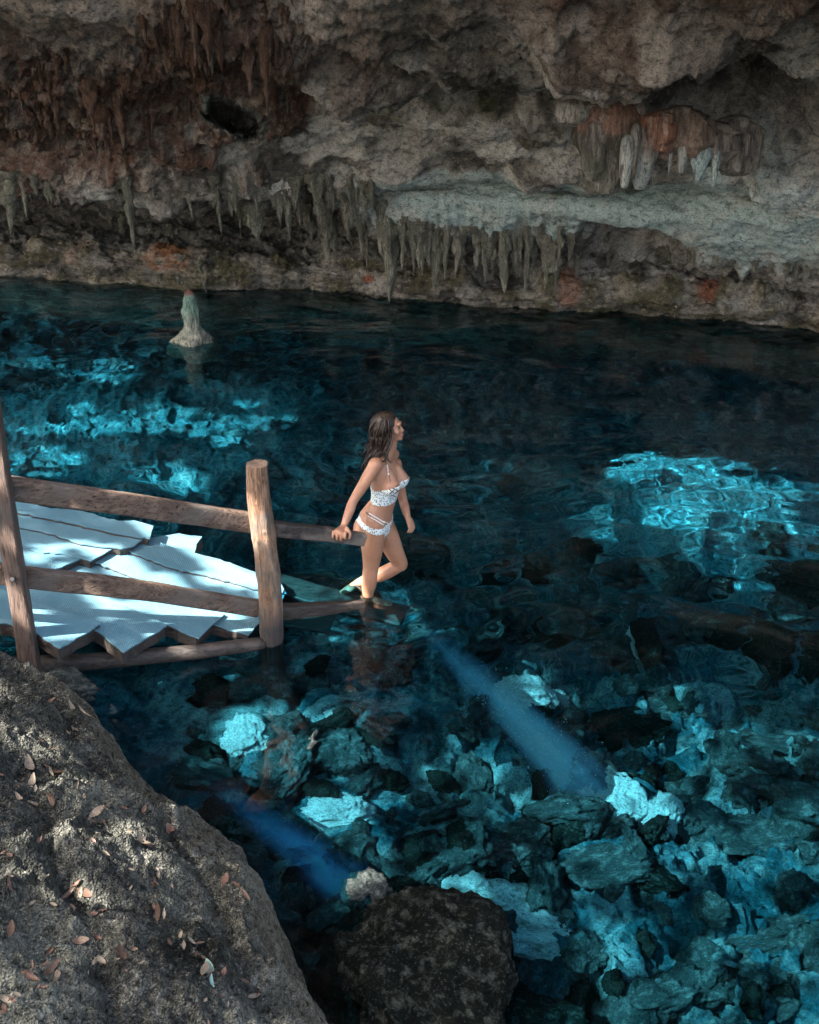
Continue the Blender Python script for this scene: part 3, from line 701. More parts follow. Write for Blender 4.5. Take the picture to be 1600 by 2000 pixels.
# light shafts in the water, imitated by clouds of blue scattering volume
def silt(a, b, r0, r1, color, dens, label):  # builds one light shaft as a scattering cloud, no real silt
    a, b = np.array(a), np.array(b); d = b - a; L = np.linalg.norm(d); d /= L
    x = np.cross(d, [0, 0, 1.]); x /= np.linalg.norm(x); y = np.cross(x, d); V = []
    nr_, ns_ = 24, 20
    for i in range(nr_):
        t = i / (nr_ - 1); r_ = (r0 + (r1 - r0) * t) * math.sqrt(max(.0004, 1 - (2 * t - 1) ** 4))
        for j in range(ns_):
            an = 2 * math.pi * j / ns_; V.append(a + d * L * t + x * math.cos(an) * r_ + y * math.sin(an) * r_)
    V = []
    for i in range(nr_):
        t = i / (nr_ - 1) * 2 - 1; r_ = (.45 + .275 * (t + 1)) * max(.02, 1 - abs(t) ** 10)
        for j in range(ns_):
            an = 2 * math.pi * j / ns_; V.append((math.cos(an) * r_, math.sin(an) * r_, t))
    k = NT('blue_silt'); k.t.nodes.remove(k.b)
    def mth(op, a_, b_=None):
        nd = k.n('ShaderNodeMath', operation=op)
        for i_, v in ((0, a_), (1, b_)):
            if v is None: continue
            if isinstance(v, (int, float)): nd.inputs[i_].default_value = v
            else: k.l(v, nd.inputs[i_])
        return nd.outputs[0]
    v_ = k.n('ShaderNodeVolumeScatter'); v_.inputs['Color'].default_value = (*color, 1); k.l(v_.outputs[0], k.out.inputs[1])
    oc = k.coord('Object'); sx = k.n('ShaderNodeSeparateXYZ'); k.l(oc, sx.inputs[0])
    rr_ = mth('SQRT', mth('ADD', mth('MULTIPLY', sx.outputs[0], sx.outputs[0]), mth('MULTIPLY', sx.outputs[1], sx.outputs[1])))
    rn = mth('DIVIDE', rr_, mth('ADD', mth('MULTIPLY', sx.outputs[2], .275), .725))
    rad_ = mth('POWER', k.ramp(rn, .98, .10, 0, 1), 1.7)
    ax1 = k.ramp(sx.outputs[2], -1.0, .45, 0.0, 1.0); ax2 = k.ramp(sx.outputs[2], 1.0, .75, 0.0, 1.0)
    st_ = k.ramp(k.noise(3.2, 4, .65, k.coord('Object', (1.6, 1.6, .5))), .34, .62, .15, 1.5)
    m2 = mth('MULTIPLY', mth('MULTIPLY', mth('MULTIPLY', rad_, mth('MULTIPLY', ax1, ax1)), mth('MULTIPLY', ax2, st_)), dens); k.l(m2, v_.inputs['Density'])
    f_ = gridfaces(nr_, ns_, True).tolist() + [list(range(ns_))[::-1], [(nr_ - 1) * ns_ + j for j in range(ns_)]]
    me = bpy.data.meshes.new('silt_like_light_shaft'); me.from_pydata(V, [], f_); me.materials.append(k.m)
    o = link(bpy.data.objects.new('silt_like_light_shaft', me)); tag(o, label, 'silt', kind='stuff')  # category silt: clouds standing in for light shafts
    o.location = ((a + b) / 2).tolist(); o.rotation_euler = Vector(d.tolist()).to_track_quat('Z', 'Y').to_euler(); o.scale = (r1, r1, L * .56)
silt(PU(775, 1175, -.06), PU(1165, 1555, -.34), .10, .24, (.42, .70, 1.0), 21.0, 'pale blue light shaft imitated by a silt-like cloud, running from the bather to the brightest boulder')
silt(PU(395, 1515, -.05), PU(705, 1750, -.22), .05, .19, (.10, .44, 1.0), 20.0, 'deep blue light shaft imitated by a silt-like cloud beside the rock bank')
sp_c = []
for i in range(420):
    t = rng.beta(2, 1.6); q = PU(900 + 250 * t + rng.normal(0, 16 + 14 * t), 1297 + 243 * t + rng.normal(0, 16 + 12 * t), rng.uniform(-.16, -.03)); sp_c.append((q, rng.uniform(.002, .0048)))
V = []; Fs = []
for q, r_ in sp_c:
    n0 = len(V)
    for d_ in ((1, 0, 0), (0, 1, 0), (-1, 0, 0), (0, -1, 0), (0, 0, 1), (0, 0, -1)): V.append(q + np.array(d_) * r_)
    for a, b in ((0, 1), (1, 2), (2, 3), (3, 0)): Fs.append((n0 + a, n0 + b, n0 + 4)); Fs.append((n0 + b, n0 + a, n0 + 5))
spk = mesh_np('suspended_specks', np.array(V), np.array(Fs), plain('white_speck', (.85, .9, .95)).m, smooth=False); tag(spk, 'tiny white specks floating in the pale blue silt-like light shaft', 'specks', kind='stuff')

# stalagmite standing in the pool
sv = []
nr, ns = 60, 40
for i in range(nr):
    t = i / (nr - 1)
    r_ = np.interp(t, [0, .04, .12, .28, .38, .46, .53, .62, .8, 1.0], [.01, .06, .10, .11, .135, .19, .25, .29, .33, .36]) 
    for j in range(ns):
        a = 2 * math.pi * j / ns; sv.append([r_ * math.cos(a), r_ * math.sin(a) * .8, 1 - t])
sv = np.array(sv); sv = sv * np.array([1, 1, 1])
sv[:, :2] *= (1 + .55 * fbm(sv * np.array([6, 6, 5.]), 3, 5) + .28 * fbm(sv * 13, 3, 9, ridge=True))[:, None]
sc_col = np.ones(sv.shape) * np.array([.32, .33, .26])
mm = sst(.55, .85, sv[:, 2] + .1 * fbm(sv * 7, 2, 3)); sc_col = sc_col * (1 - mm[:, None]) + np.array([.16, .27, .22]) * mm[:, None]
mm = sst(.93, .97, sv[:, 2]); sc_col = sc_col * (1 - mm[:, None]) + np.array([.22, .10, .08]) * mm[:, None]
base = P(378, 668, 0); s_ = depth_at(base) / F
stg = mesh_np('stalagmite', sv, gridfaces(nr, ns, True), M['flow'], col=sc_col)
hh = 94 * s_ / cp
stg.scale = (38 * s_ / .30, 38 * s_ / .30, (hh + .5)); stg.location = (base[0], base[1], -.5)
# keep its widest ring at the water line
tag(stg, 'pale cone of rock standing alone in the pool, far left', 'stalagmite'); receiver(stg)

# ------------------------------------------------------------------ wooden walkway
def dz(px): return .035 + (490 - px) * .00085
def board(poly, off, th=.085, wood=True, parent=None, overhang=.008, seed=0):
    pts = []
    n_ = len(poly)
    for i in range(n_):
        a, b = np.array(poly[i], float), np.array(poly[(i + 1) % n_], float)
        L = np.linalg.norm(b - a); m_ = max(1, int(L / 9))
        for q in range(m_):
            p_ = a + (b - a) * q / m_
            if q: p_ = p_ + rng.normal(0, .8, 2)
            pts.append(P(p_[0], p_[1], dz(p_[0]) + off))
    pts = np.array(pts); cen_ = pts.mean(0)
    def prism(name, pts, top, thick, mat, wobble):
        wobble *= .35
        bm = bmesh.new()
        tp = [bm.verts.new((p + np.array([0, 0, top])).tolist()) for p in pts]
        f = bm.faces.new(tp)
        if f.normal.z < 0 or True: bm.normal_update()
        r_ = bmesh.ops.extrude_face_region(bm, geom=[f])
        vs = [v for v in r_['geom'] if isinstance(v, bmesh.types.BMVert)]
        bmesh.ops.translate(bm, verts=vs, vec=(0, 0, -thick))
        bmesh.ops.recalc_face_normals(bm, faces=bm.faces)
        bmesh.ops.triangulate(bm, faces=[f for f in bm.faces if len(f.verts) > 4])
        if wobble:
            bmesh.ops.subdivide_edges(bm, edges=[e for e in bm.edges if e.calc_length() > .12], cuts=2)
            V = np.array([v.co[:] for v in bm.verts]); nz = fbm(V * np.array([2.6, 2.6, 0.0]) + seed * 3, 3, 7)
            for v, z in zip(bm.verts, nz): v.co.z += wobble * z
        me = bpy.data.meshes.new(name); bm.to_mesh(me); bm.free(); me.materials.append(mat)
        o = link(bpy.data.objects.new(name, me), parent); receiver(o); return o
    inner = cen_ + (pts - cen_) * .985
    if wood: prism('plank', inner, -.010, th, M['plank'], .0)
    return prism('mat', pts, 0, .009, M['mat'], .014)
walk = empty('walkway', P(250, 1150, 0).tolist())
walk.location = (0, 0, 0)
tag(walk, 'wooden stair deck covered in pale blue matting, stepping down into the pool', 'walkway')
X0 = -120
B = [
    ([(X0, 948), (15, 973), (68, 984), (100, 993), (160, 998), (230, 1017), (262, 1016), (300, 1027), (293, 1052), (220, 1040), (130, 1019), (22, 997), (X0, 965)], .105),
    ([(X0, 965), (22, 997), (130, 1019), (220, 1040), (279, 1053), (262, 1066), (238, 1071), (160, 1062), (90, 1039), (25, 1025), (X0, 990)], .083),
    ([(X0, 990), (25, 1025), (90, 1039), (160, 1062), (220, 1072), (178, 1095), (120, 1081), (85, 1080), (28, 1062), (X0, 1025)], .062),
    ([(X0, 1025), (28, 1062), (85, 1078), (159, 1090), (120, 1108), (80, 1118), (20, 1100), (X0, 1070)], .050),
    ([(285, 1053), (318, 1047), (350, 1042), (372, 1046), (395, 1048), (384, 1062), (380, 1080), (340, 1072)], .004),
    ([(210, 1036), (293, 1051), (335, 1068), (380, 1079), (430, 1092), (500, 1117), (545, 1133), (560, 1160), (505, 1150), (412, 1126), (330, 1106), (240, 1072), (180, 1060)], .040),
    ([(150, 1060), (240, 1072), (330, 1106), (412, 1126), (505, 1150), (556, 1166), (545, 1190), (480, 1180), (400, 1160), (263, 1127), (178, 1096), (120, 1080)], .018),
    ([(60, 1070), (120, 1085), (178, 1097), (263, 1127), (400, 1160), (480, 1180), (530, 1192), (506, 1218), (486, 1240), (438, 1226), (360, 1195), (220, 1165), (60, 1120)], -.004),
    ([(X0, 1060), (60, 1098), (220, 1148), (330, 1165), (400, 1184), (439, 1200), (410, 1224), (388, 1246), (318, 1216), (200, 1180), (40, 1130), (X0, 1090)], .020),
    ([(X0, 1078), (45, 1112), (150, 1142), (240, 1180), (326, 1221), (285, 1246), (241, 1274), (197, 1237), (100, 1190), (X0, 1120)], .040),
    ([(X0, 1100), (45, 1162), (110, 1190), (160, 1206), (199, 1217), (160, 1241), (116, 1265), (57, 1228), (X0, 1180)], .075),
]
B = [([(x - 300, y - 58) if x == X0 else (x, y) for x, y in poly_], off_) for poly_, off_ in B]
for i, (poly, off) in enumerate(B): board(poly, off, parent=walk, seed=i)
def tube(name, pts, radii, mat, parent=None, ns=20, sub=8, rough=.0, sq=None, seed=0, cap_mat=None, roll=0.0):
    """a log or a squared bar through 3-D points; sq=(w,h) gives a rectangle with worn edges"""
    pts = np.array(pts, float); K = len(pts); radii = np.array(radii, float)
    t = np.linspace(0, K - 1, (K - 1) * sub + 1)
    Pc = np.stack([np.interp(t, range(K), pts[:, i]) for i in range(3)], 1)
    if len(Pc) > 5 and K > 2:
        ker = np.ones(5) / 5
        for i in range(3): Pc[2:-2, i] = np.convolve(Pc[:, i], ker, 'valid')
    rd = np.interp(t, range(K), radii)
    tg = np.gradient(Pc, axis=0); tg /= np.linalg.norm(tg, axis=1, keepdims=True)
    upv = np.array([0, 0, 1.]) if abs(tg[0, 2]) < .8 else np.array([0, 1., 0])
    V = []
    L = len(Pc); dist = np.concatenate([[0], np.cumsum(np.linalg.norm(np.diff(Pc, axis=0), axis=1))])
    loc = []
    for i in range(L):
        a = np.cross(upv, tg[i]); a /= np.linalg.norm(a); b = np.cross(tg[i], a)
        for j in range(ns):
            an = 2 * math.pi * (j + .5) / ns + roll; c_, s_ = math.cos(an), math.sin(an)
            if sq:
                e = 8; m_ = (abs(c_) ** e + abs(s_) ** e) ** (-1 / e); x, y = c_ * m_ * sq[0] / 2, s_ * m_ * sq[1] / 2
                x, y = x * rd[i], y * rd[i]
            else: x, y = c_ * rd[i], s_ * rd[i]
            V.append(Pc[i] + a * x + b * y); loc.append((x, y, dist[i]))
    V = np.array(V); loc = np.array(loc)
    if rough:
        q = loc * np.array([14, 14, 3.5]) + seed
        nn = fbm(q, 3, seed, ridge=True) * rough + fbm(loc * np.array([5, 5, 2.]) + seed, 2, seed + 3) * rough * 1.3
        ctr = np.repeat(Pc, ns, axis=0); dv = V - ctr; dv /= np.linalg.norm(dv, axis=1, keepdims=True); V = V + dv * nn[:, None]
    me = bpy.data.meshes.new(name)
    o_ = Pc[0]
    faces = gridfaces(L, ns, True).tolist() + [list(range(ns))[::-1], [(L - 1) * ns + j for j in range(ns)]]
    me.from_pydata((V - o_).tolist(), [], faces)
    me.polygons.foreach_set('use_smooth', [not sq] * len(me.polygons))
    me.materials.append(mat)
    if cap_mat: me.materials.append(cap_mat); me.polygons[len(me.polygons) - 1].material_index = 1; me.polygons[len(me.polygons) - 2].material_index = 1
    me.polygons[len(me.polygons) - 1].use_smooth = False; me.polygons[len(me.polygons) - 2].use_smooth = False
    me.update()
    o = bpy.data.objects.new(name, me); link(o, parent); receiver(o)
    o.location = o_.tolist()
    return o
rail = empty('handrail', (0, 0, 0))
tag(rail, 'rustic wooden handrail of two posts and two long rails beside the deck', 'handrail')
Ym, Yl = 6.82, 6.15
# round post
pm = [PD(503, 906, Ym), PD(506, 960, Ym), PD(513, 1030, Ym), PD(522, 1100, Ym), PD(528, 1160, Ym), PD(529, 1215, Ym)]
pm += [pm[-1] + np.array([.0, 0, -.4]), pm[-1] + np.array([.02, 0, -1.2])]
post = tube('round_post', pm[::-1], [.082, .080, .082, .080, .079, .074, .070, .070], M['post'], rail, 36, 14, .009, seed=3, cap_mat=M['cut'])
# square post
ps = [PD(64, 1330, Yl - .05), PD(42, 1190, Yl), PD(20, 1060, Yl), PD(-4, 900, Yl), PD(-20, 780, Yl)]
sq = tube('square_post', ps, [1, .97, .93, .88, .85], M['post_sq'], rail, 32, 6, .003, sq=(.115, .09), seed=5)
for (kx, ky, kr) in ((500, 985, 5), (516, 1040, 6), (505, 1060, 4), (528, 1120, 5), (519, 1165, 6), (512, 935, 4)):
    h_ = PD(kx, ky, Ym - .074); V_k = [h_ - np.array(post.location) + np.array([math.cos(a_) * kr * .0030 * q_, -(1 - q_) * .005, math.sin(a_) * kr * .0042 * q_]) for q_ in (1, .6, .12) for a_ in np.linspace(0, 2 * math.pi, 9)[:-1]]
    kn0 = mesh_np('knot', np.array(V_k), gridfaces(3, 8, True), M['post'], parent=post); receiver(kn0)
nl = tube('bolt', [PD(24, 1131, Yl - .05), PD(24, 1131, Yl - .075)], [.012, .011], plain('bolt_steel', (.25, .22, .2), .4).m, sq, 10, 2)
nl.location = (np.array(nl.location) - np.array(sq.location)).tolist()
tube('top_rail', [PD(-400, 894, Yl - .3), PD(12, 952, Yl + .07), PD(250, 985, Yl + .3), PD(490, 1021, Ym + .06)], [1, 1, .98, .95], M['rail'], rail, 32, 10, .0035, sq=(.07, .135), seed=7)
tube('top_rail', [PD(515, 1028, Ym + .09), PD(560, 1035, 6.92), PD(640, 1043, 7.04), PD(712, 1054, 7.13)], [.95, .9, .88, .85], M['rail_peel'], rail, 28, 8, .004, sq=(.07, .105), seed=8)
tube('bottom_rail', [PD(-400, 1070, Yl - .3), PD(40, 1126, Yl + .07), PD(260, 1150, Yl + .3), PD(505, 1188, Ym + .04)], [1, 1, .98, .9], M['rail'], rail, 32, 10, .0035, sq=(.07, .125), seed=9)
tube('bottom_rail', [PD(520, 1192, Ym + .09), PD(560, 1195, 6.92), PD(640, 1188, 7.04), PD(712, 1180, 7.13)], [1, 1, .8, .5], M['rail_wet'], rail, 28, 8, .003, sq=(.07, .10), seed=10)
tube('base_beam', [P(-80, 1304, .16), P(60, 1300, .15), P(240, 1287, .09), P(400, 1271, .04), P(515, 1258, .0)], [.06, .06, .055, .05, .045], M['plank'], rail, 24, 8, .006, seed=12)

tube('submerged_plank', [P(500, 1132, -.05), PU(640, 1172, -.14), PU(790, 1205, -.19)], [1, 1, 1], M['rail_wet'], walk, 28, 8, .004, sq=(.26, .05), seed=14)
tube('submerged_plank', [P(500, 1200, -.04), PU(650, 1222, -.16)], [1, .9], M['plank'], walk, 28, 8, .004, sq=(.26, .05), seed=15)
# ------------------------------------------------------------------ dry leaves on the bank
def leaf_mesh(seed, mat):
    r_ = np.random.default_rng(seed); V, Fq = [], []
    n_ = 9; cv = r_.uniform(.2, .9); fold = r_.uniform(.1, .8); tw = r_.uniform(-.6, .6)
    for i in range(n_):
        t = i / (n_ - 1); w_ = .17 * math.sin(math.pi * min(1, t * .96 + .02)) ** .8
        zc = cv * (t - .5) ** 2
        for s_ in (-1, -.5, 0, .5, 1):
            V.append([t - .5, s_ * w_, zc + fold * abs(s_) * w_ + tw * s_ * w_ * (t - .5)])
    Fq = gridfaces(n_, 5)
    o = mesh_np('leaf', np.array(V), Fq, mat); me = o.data; bpy.data.objects.remove(o); return me
LM = {c_: [leaf_mesh(s + 7 * i, M['leaf_' + c_]) for s in range(4)] for i, c_ in enumerate(('brown', 'tan', 'rust', 'green'))}
lab = {'brown': 'dry brown leaf lying on the limestone bank', 'tan': 'dry pale tan leaf lying on the limestone bank', 'rust': 'rusty orange-brown leaf lying on the limestone bank', 'green': 'pale green leaf lying on the limestone bank'}
def put_leaf(px, py, L, kind, label=None, group=True):
    d = ray(px, py); h = bank_bvh.ray_cast(Vector(CAM.tolist()), Vector(d.tolist()))
    if h[0] is None: return
    z = Vector((0, 0, 1)).lerp(h[1] if h[1].z > 0 else -h[1], .7).normalized()
    s_ = L / F * depth_at(np.array(h[0]))
    o = bpy.data.objects.new('leaf', LM[kind][rng.integers(4)])
    q = z.to_track_quat('Z', 'Y'); o.rotation_mode = 'QUATERNION'
    from mathutils import Quaternion
    o.rotation_quaternion = q @ Quaternion((0, 0, 1), rng.uniform(0, 6.28)) @ Quaternion((1, 0, 0), rng.uniform(-.4, .4))
    o.location = h[0] + z * .012 * 1
    o.scale = (s_, s_ * rng.uniform(.6, 1.5), s_ * rng.uniform(.5, 1.8))
    link(o); tag(o, label or lab[kind], 'leaf', (kind + ' leaves on the bank') if group else None)
for (px, py, L, kd) in [(140, 1385, 34, 'tan'), (95, 1372, 22, 'rust'), (160, 1395, 40, 'tan'), (190, 1390, 30, 'brown'), (60, 1535, 40, 'tan'), (70, 1580, 44, 'tan'), (40, 1565, 30, 'tan'), (105, 1563, 34, 'brown'),
                        (72, 1645, 26, 'rust'), (335, 1628, 34, 'rust'), (442, 1722, 30, 'rust'), (458, 1730, 28, 'rust'), (278, 1585, 22, 'rust'), (190, 1590, 36, 'tan'), (205, 1580, 30, 'tan'), (300, 1735, 34, 'rust'), (310, 1782, 36, 'brown'), (320, 1788, 24, 'tan'),
                        (95, 1895, 52, 'brown'), (60, 1910, 44, 'rust'), (120, 1915, 34, 'tan'), (235, 1865, 40, 'brown'), (160, 1840, 36, 'brown'), (12, 1730, 34, 'rust'), (20, 1822, 46, 'brown'), (10, 1950, 30, 'tan'), (400, 1900, 44, 'tan'), (490, 1950, 36, 'tan'), (505, 1945, 28, 'rust'),
                        (270, 1645, 40, 'tan'), (285, 1655, 30, 'brown'), (55, 1500, 40, 'tan'), (480, 1750, 30, 'brown'), (110, 1515, 34, 'brown'), (130, 1750, 40, 'brown'), (165, 1745, 34, 'brown')]:
    put_leaf(px, py, L, kd)
put_leaf(412, 1898, 42, 'green', 'upper of two pale green leaves on the bank', False); put_leaf(408, 1922, 32, 'green', 'lower of two pale green leaves on the bank', False)
for k_ in range(96):
    ci_ = [(60, 1530), (190, 1590), (90, 1900), (300, 1760), (240, 1650), (430, 1930), (160, 1760), (30, 1700), (350, 1850), (120, 1420), (230, 1870), (20, 1960)][k_ % 12]; px = ci_[0] + rng.normal(0, 34); py = ci_[1] + rng.normal(0, 26)
    if edge_dist(*[np.array([v]) for v in P(px, py, .4)[:2]])[0] < .15: continue
    put_leaf(px, py, rng.uniform(8, 24), ['brown', 'tan', 'rust', 'tan'][rng.integers(4)])

#@@WOMAN@@
# ------------------------------------------------------------------ the bather
YB = 7.45
def J(px, py, dy=0.0): return PD(px, py, YB + dy)
fwd = np.array([math.cos(R(27)), -math.sin(R(27)), 0]); lat = np.array([math.sin(R(27)), math.cos(R(27)), 0]); upz = np.array([0, 0, 1.])
WB = []          # closed volumes to be united: (verts, faces)
def add_loft(pts, ra, rb=None, ref=None, ns=20, sub=5, cap=True):
    pts = np.array(pts, float); K = len(pts); ra = np.array(ra, float); rb = ra if rb is None else np.array(rb, float)
    t = np.linspace(0, K - 1, (K - 1) * sub + 1)
    def cr(a):
        a = np.array(a, float); i = np.clip(t.astype(int), 0, K - 2); u_ = t - i
        g = lambda j: a[np.clip(j, 0, K - 1)]
        if a.ndim > 1: u_ = u_[:, None]
        q0, q1, q2, q3 = g(i - 1), g(i), g(i + 1), g(i + 2)
        return .5 * (2 * q1 + (q2 - q0) * u_ + (2 * q0 - 5 * q1 + 4 * q2 - q3) * u_ ** 2 + (3 * q1 - q0 - 3 * q2 + q3) * u_ ** 3)
    Pc, A, B_ = cr(pts), np.maximum(cr(ra), .002), np.maximum(cr(rb), .002)
    tg = np.gradient(Pc, axis=0); tg /= np.linalg.norm(tg, axis=1, keepdims=True)
    if cap:   # rounded ends
        n_e = 4; e = np.linspace(0, math.pi / 2, n_e + 1)[1:]
        r0, r1 = min(A[0], B_[0]), min(A[-1], B_[-1])
        h = [(Pc[0] - tg[0] * r0 * math.sin(x) * .9, A[0] * math.cos(x), B_[0] * math.cos(x)) for x in e[::-1]]
        q = [(Pc[-1] + tg[-1] * r1 * math.sin(x) * .9, A[-1] * math.cos(x), B_[-1] * math.cos(x)) for x in e]
        Pc = np.vstack([[x[0] for x in h], Pc, [x[0] for x in q]]); A = np.concatenate([[x[1] for x in h], A, [x[1] for x in q]]); B_ = np.concatenate([[x[2] for x in h], B_, [x[2] for x in q]])
        tg = np.vstack([[tg[0]] * n_e, tg, [tg[-1]] * n_e])
    A = np.maximum(A, .0008); B_ = np.maximum(B_, .0008)
    ref = fwd if ref is None else np.array(ref, float)
    a_ = np.linspace(0, 2 * math.pi, ns, endpoint=False); V = []
    for i in range(len(Pc)):
        x = ref - tg[i] * (ref @ tg[i]); x /= np.linalg.norm(x); y = np.cross(tg[i], x)
        V.append(Pc[i] + np.cos(a_)[:, None] * x * A[i] + np.sin(a_)[:, None] * y * B_[i])
    n_ = len(Pc); V = np.vstack(V)
    f_ = gridfaces(n_, ns, True).tolist() + [list(range(ns))[::-1], [(n_ - 1) * ns + j for j in range(ns)]]
    return V, f_
def add_ell(c, r, ax=None, ns=20, nr=12):
    ax = (fwd, lat, upz) if ax is None else ax
    V = []
    for i in range(nr + 1):
        th = math.pi * i / nr
        for j in range(ns):
            ph = 2 * math.pi * j / ns; st = max(math.sin(th), .01)
            V.append(c + ax[0] * r[0] * st * math.cos(ph) + ax[1] * r[1] * st * math.sin(ph) + ax[2] * r[2] * math.cos(th))
    f_ = gridfaces(nr + 1, ns, True).tolist() + [list(range(ns))[::-1], [nr * ns + j for j in range(ns)]]
    return np.array(V), f_
# torso
T = [(738, 1038, .07, .11), (733, 1028, .100, .150), (733, 1017, .108, .163), (736, 1006, .104, .158), (741, 995, .091, .138), (748, 982, .079, .118), (751, 968, .079, .118), (753, 950, .087, .130), (752, 932, .090, .138), (750, 916, .084, .147), (750, 904, .066, .150), (752, 895, .050, .105), (757, 886, .046, .056), (762, 874, .044, .046), (764, 858, .046, .045)]
WB.append(add_loft([J(a, b) for a, b, c_, d_ in T], [t_[2] for t_ in T], [t_[3] for t_ in T], fwd, 28, 4))
ch = J(753, 937)
for s_ in (-1, 1):
    WB.append(add_ell(ch + fwd * .072 + lat * s_ * .068 + upz * -.008, (.064, .066, .062)))
    WB.append(add_loft([ch + fwd * .055 + lat * s_ * .055 + upz * .08, ch + fwd * .10 + lat * s_ * .066 + upz * .0], [.035, .045]))
    WB.append(add_ell(J(735, 1027) - fwd * .048 + lat * s_ * .072, (.088, .082, .088)))
    WB.append(add_loft([J(752, 893), J(752, 900) + lat * s_ * .13], [.042, .040]))      # trapezius and shoulder line
# legs
Lr = [J(729, 1018, -.075), J(727, 1045, -.075), J(727, 1075, -.065), J(725, 1103, -.05), J(723, 1120, -.05), J(721, 1140, -.04)]
kn = Lr[-1]
ank = np.array([kn[0] - .010, kn[1] + .02, -.035])
Lr.append(.5 * (kn + ank) + np.array([-.004, 0, 0.01])); Lr.append(ank)
WB.append(add_loft(Lr, [.088, .092, .077, .060, .056, .056, .045, .034], [.085, .085, .074, .058, .052, .052, .042, .033]))
WB.append(add_loft([ank + np.array([-.035, 0, -.035]), ank + np.array([.05, -.01, -.030]), ank + np.array([.12, -.03, -.06]), ank + np.array([.165, -.04, -.068])], [.026, .032, .022, .014], [.03, .036, .045, .040], upz))
Ll = [J(744, 1020, .085), J(757, 1048, .09), J(769, 1075, .10), J(781, 1098, .12), J(783, 1104, .125)]
WB.append(add_loft(Ll, [.088, .084, .072, .058, .050], [.085, .08, .068, .055, .048]))
kl = J(781, 1103, .125); al = P(697, 1143, 0.0) + np.array([0, .03, -.005])
WB.append(add_loft([kl, .6 * kl + .4 * al + np.array([0, 0, -.012]), .35 * kl + .65 * al, al], [.050, .054, .046, .031], None, upz))
tl = P(668, 1166, -.05)
WB.append(add_loft([al + np.array([.03, .0, .012]), al + np.array([-.02, -.01, -.01]), .4 * al + .6 * tl, tl], [.028, .030, .024, .013], [.028, .030, .040, .034], upz))
# arms
shR, elR, wrR = J(733, 908, -.15), J(691, 977, -.22), PD(671, 1029, 7.10)
armR = [shR, .5 * shR + .5 * elR + np.array([.004, 0, .004]), elR, .6 * elR + .4 * wrR, wrR]
WB.append(add_loft(armR, [.048, .041, .032, .033, .021], [.047, .040, .032, .033, .024]))
WB.append(add_ell(shR + np.array([.003, .01, -.004]), (.050, .050, .052)))
shL, elL, wrL = J(772, 905, .13), J(787, 976, .17), J(797, 1012, .06)
armL = [shL, .5 * shL + .5 * elL, elL, .55 * elL + .45 * wrL, wrL]
WB.append(add_loft(armL, [.046, .040, .032, .032, .021]))
# near hand closed over the end of the rail
kn_ = [PD(x, y, 7.0) for x, y in ((651, 1042), (659, 1044), (667, 1045), (675, 1044))]
pc = (kn_[1] + kn_[2]) / 2
WB.append(add_loft([wrR, .55 * wrR + .45 * pc + np.array([0, -.012, .006]), pc + np.array([0, .006, .006])], [.021, .020, .017], [.024, .036, .042], np.array([0, -1, .5])))
for i, kq in enumerate(kn_):
    ln = (.9, 1.0, 1.0, .82)[i]
    WB.append(add_loft([kq + np.array([0, .012, .010]), kq + np.array([-.003, -.004, -.014 * ln]), kq + np.array([-.004, -.002, -.034 * ln]), kq + np.array([.0, .020, -.052 * ln])], [.0105, .0100, .0090, .0075], sub=4, ns=10))
th = PD(680, 1038, 7.03)
WB.append(add_loft([th + np.array([-.01, .01, .02]), th + np.array([.012, -.012, -.006]), th + np.array([.012, -.02, -.032]), th + np.array([.006, -.012, -.050])], [.014, .0115, .010, .008], sub=4, ns=10))
# far hand hanging relaxed
pL = J(803, 1025, .04)
WB.append(add_loft([wrL, .5 * wrL + .5 * pL, pL], [.020, .017, .013], [.022, .034, .038], np.array([.8, -.5, .2])))
dL = (pL - wrL) / np.linalg.norm(pL - wrL); ax_ = np.cross(dL, np.array([.8, -.5, .2])); ax_ /= np.linalg.norm(ax_)
pal = np.array([-.75, -.35, -.1])
for i in range(4):
    b0 = pL + ax_ * (i - 1.5) * .019 - dL * .004; l_ = (.85, 1, .95, .75)[i]
    WB.append(add_loft([b0, b0 + dL * .028 * l_ + pal * .004, b0 + dL * .048 * l_ + pal * .018, b0 + dL * .056 * l_ + pal * .036], [.0098, .0092, .0085, .007], sub=4, ns=10))
b0 = .5 * wrL + .5 * pL - ax_ * .026
WB.append(add_loft([b0 - dL * .012, b0 + dL * .012 - ax_ * .014 + pal * .010, b0 + dL * .034 - ax_ * .012 + pal * .026], [.013, .011, .008], sub=4, ns=10))
# head, looking right in profile with the chin a little raised
ha = R(6); hf = np.array([math.cos(R(8)) * math.cos(ha), -math.sin(R(8)) * math.cos(ha), math.sin(ha)]); hl = np.array([math.sin(R(8)), math.cos(R(8)), 0]); hu = np.cross(hf, hl); hu = hu if hu[2] > 0 else -hu
HC = J(757, 834)
HP = lambda a, b, c_: HC + hf * a + hl * b + hu * c_
hax = (hf, hl, hu)
WB.append(add_ell(HP(-.008, 0, .014), (.094, .072, .088), hax))
WB.append(add_ell(HP(.035, 0, -.022), (.058, .056, .078), hax))
WB.append(add_ell(HP(.052, 0, -.070), (.036, .036, .032), hax))       # jaw
WB.append(add_ell(HP(.080, 0, -.086), (.016, .020, .015), hax))       # chin
WB.append(add_ell(HP(.088, 0, .020), (.010, .042, .012), hax))        # brow
WB.append(add_loft([HP(.090, 0, .006), HP(.098, 0, -.014), HP(.106, 0, -.028)], [.005, .006, .0075], ns=12))
WB.append(add_ell(HP(.100, 0, -.033), (.008, .012, .007), hax))
WB.append(add_ell(HP(.094, 0, -.060), (.012, .020, .013), hax))       # mouth swell
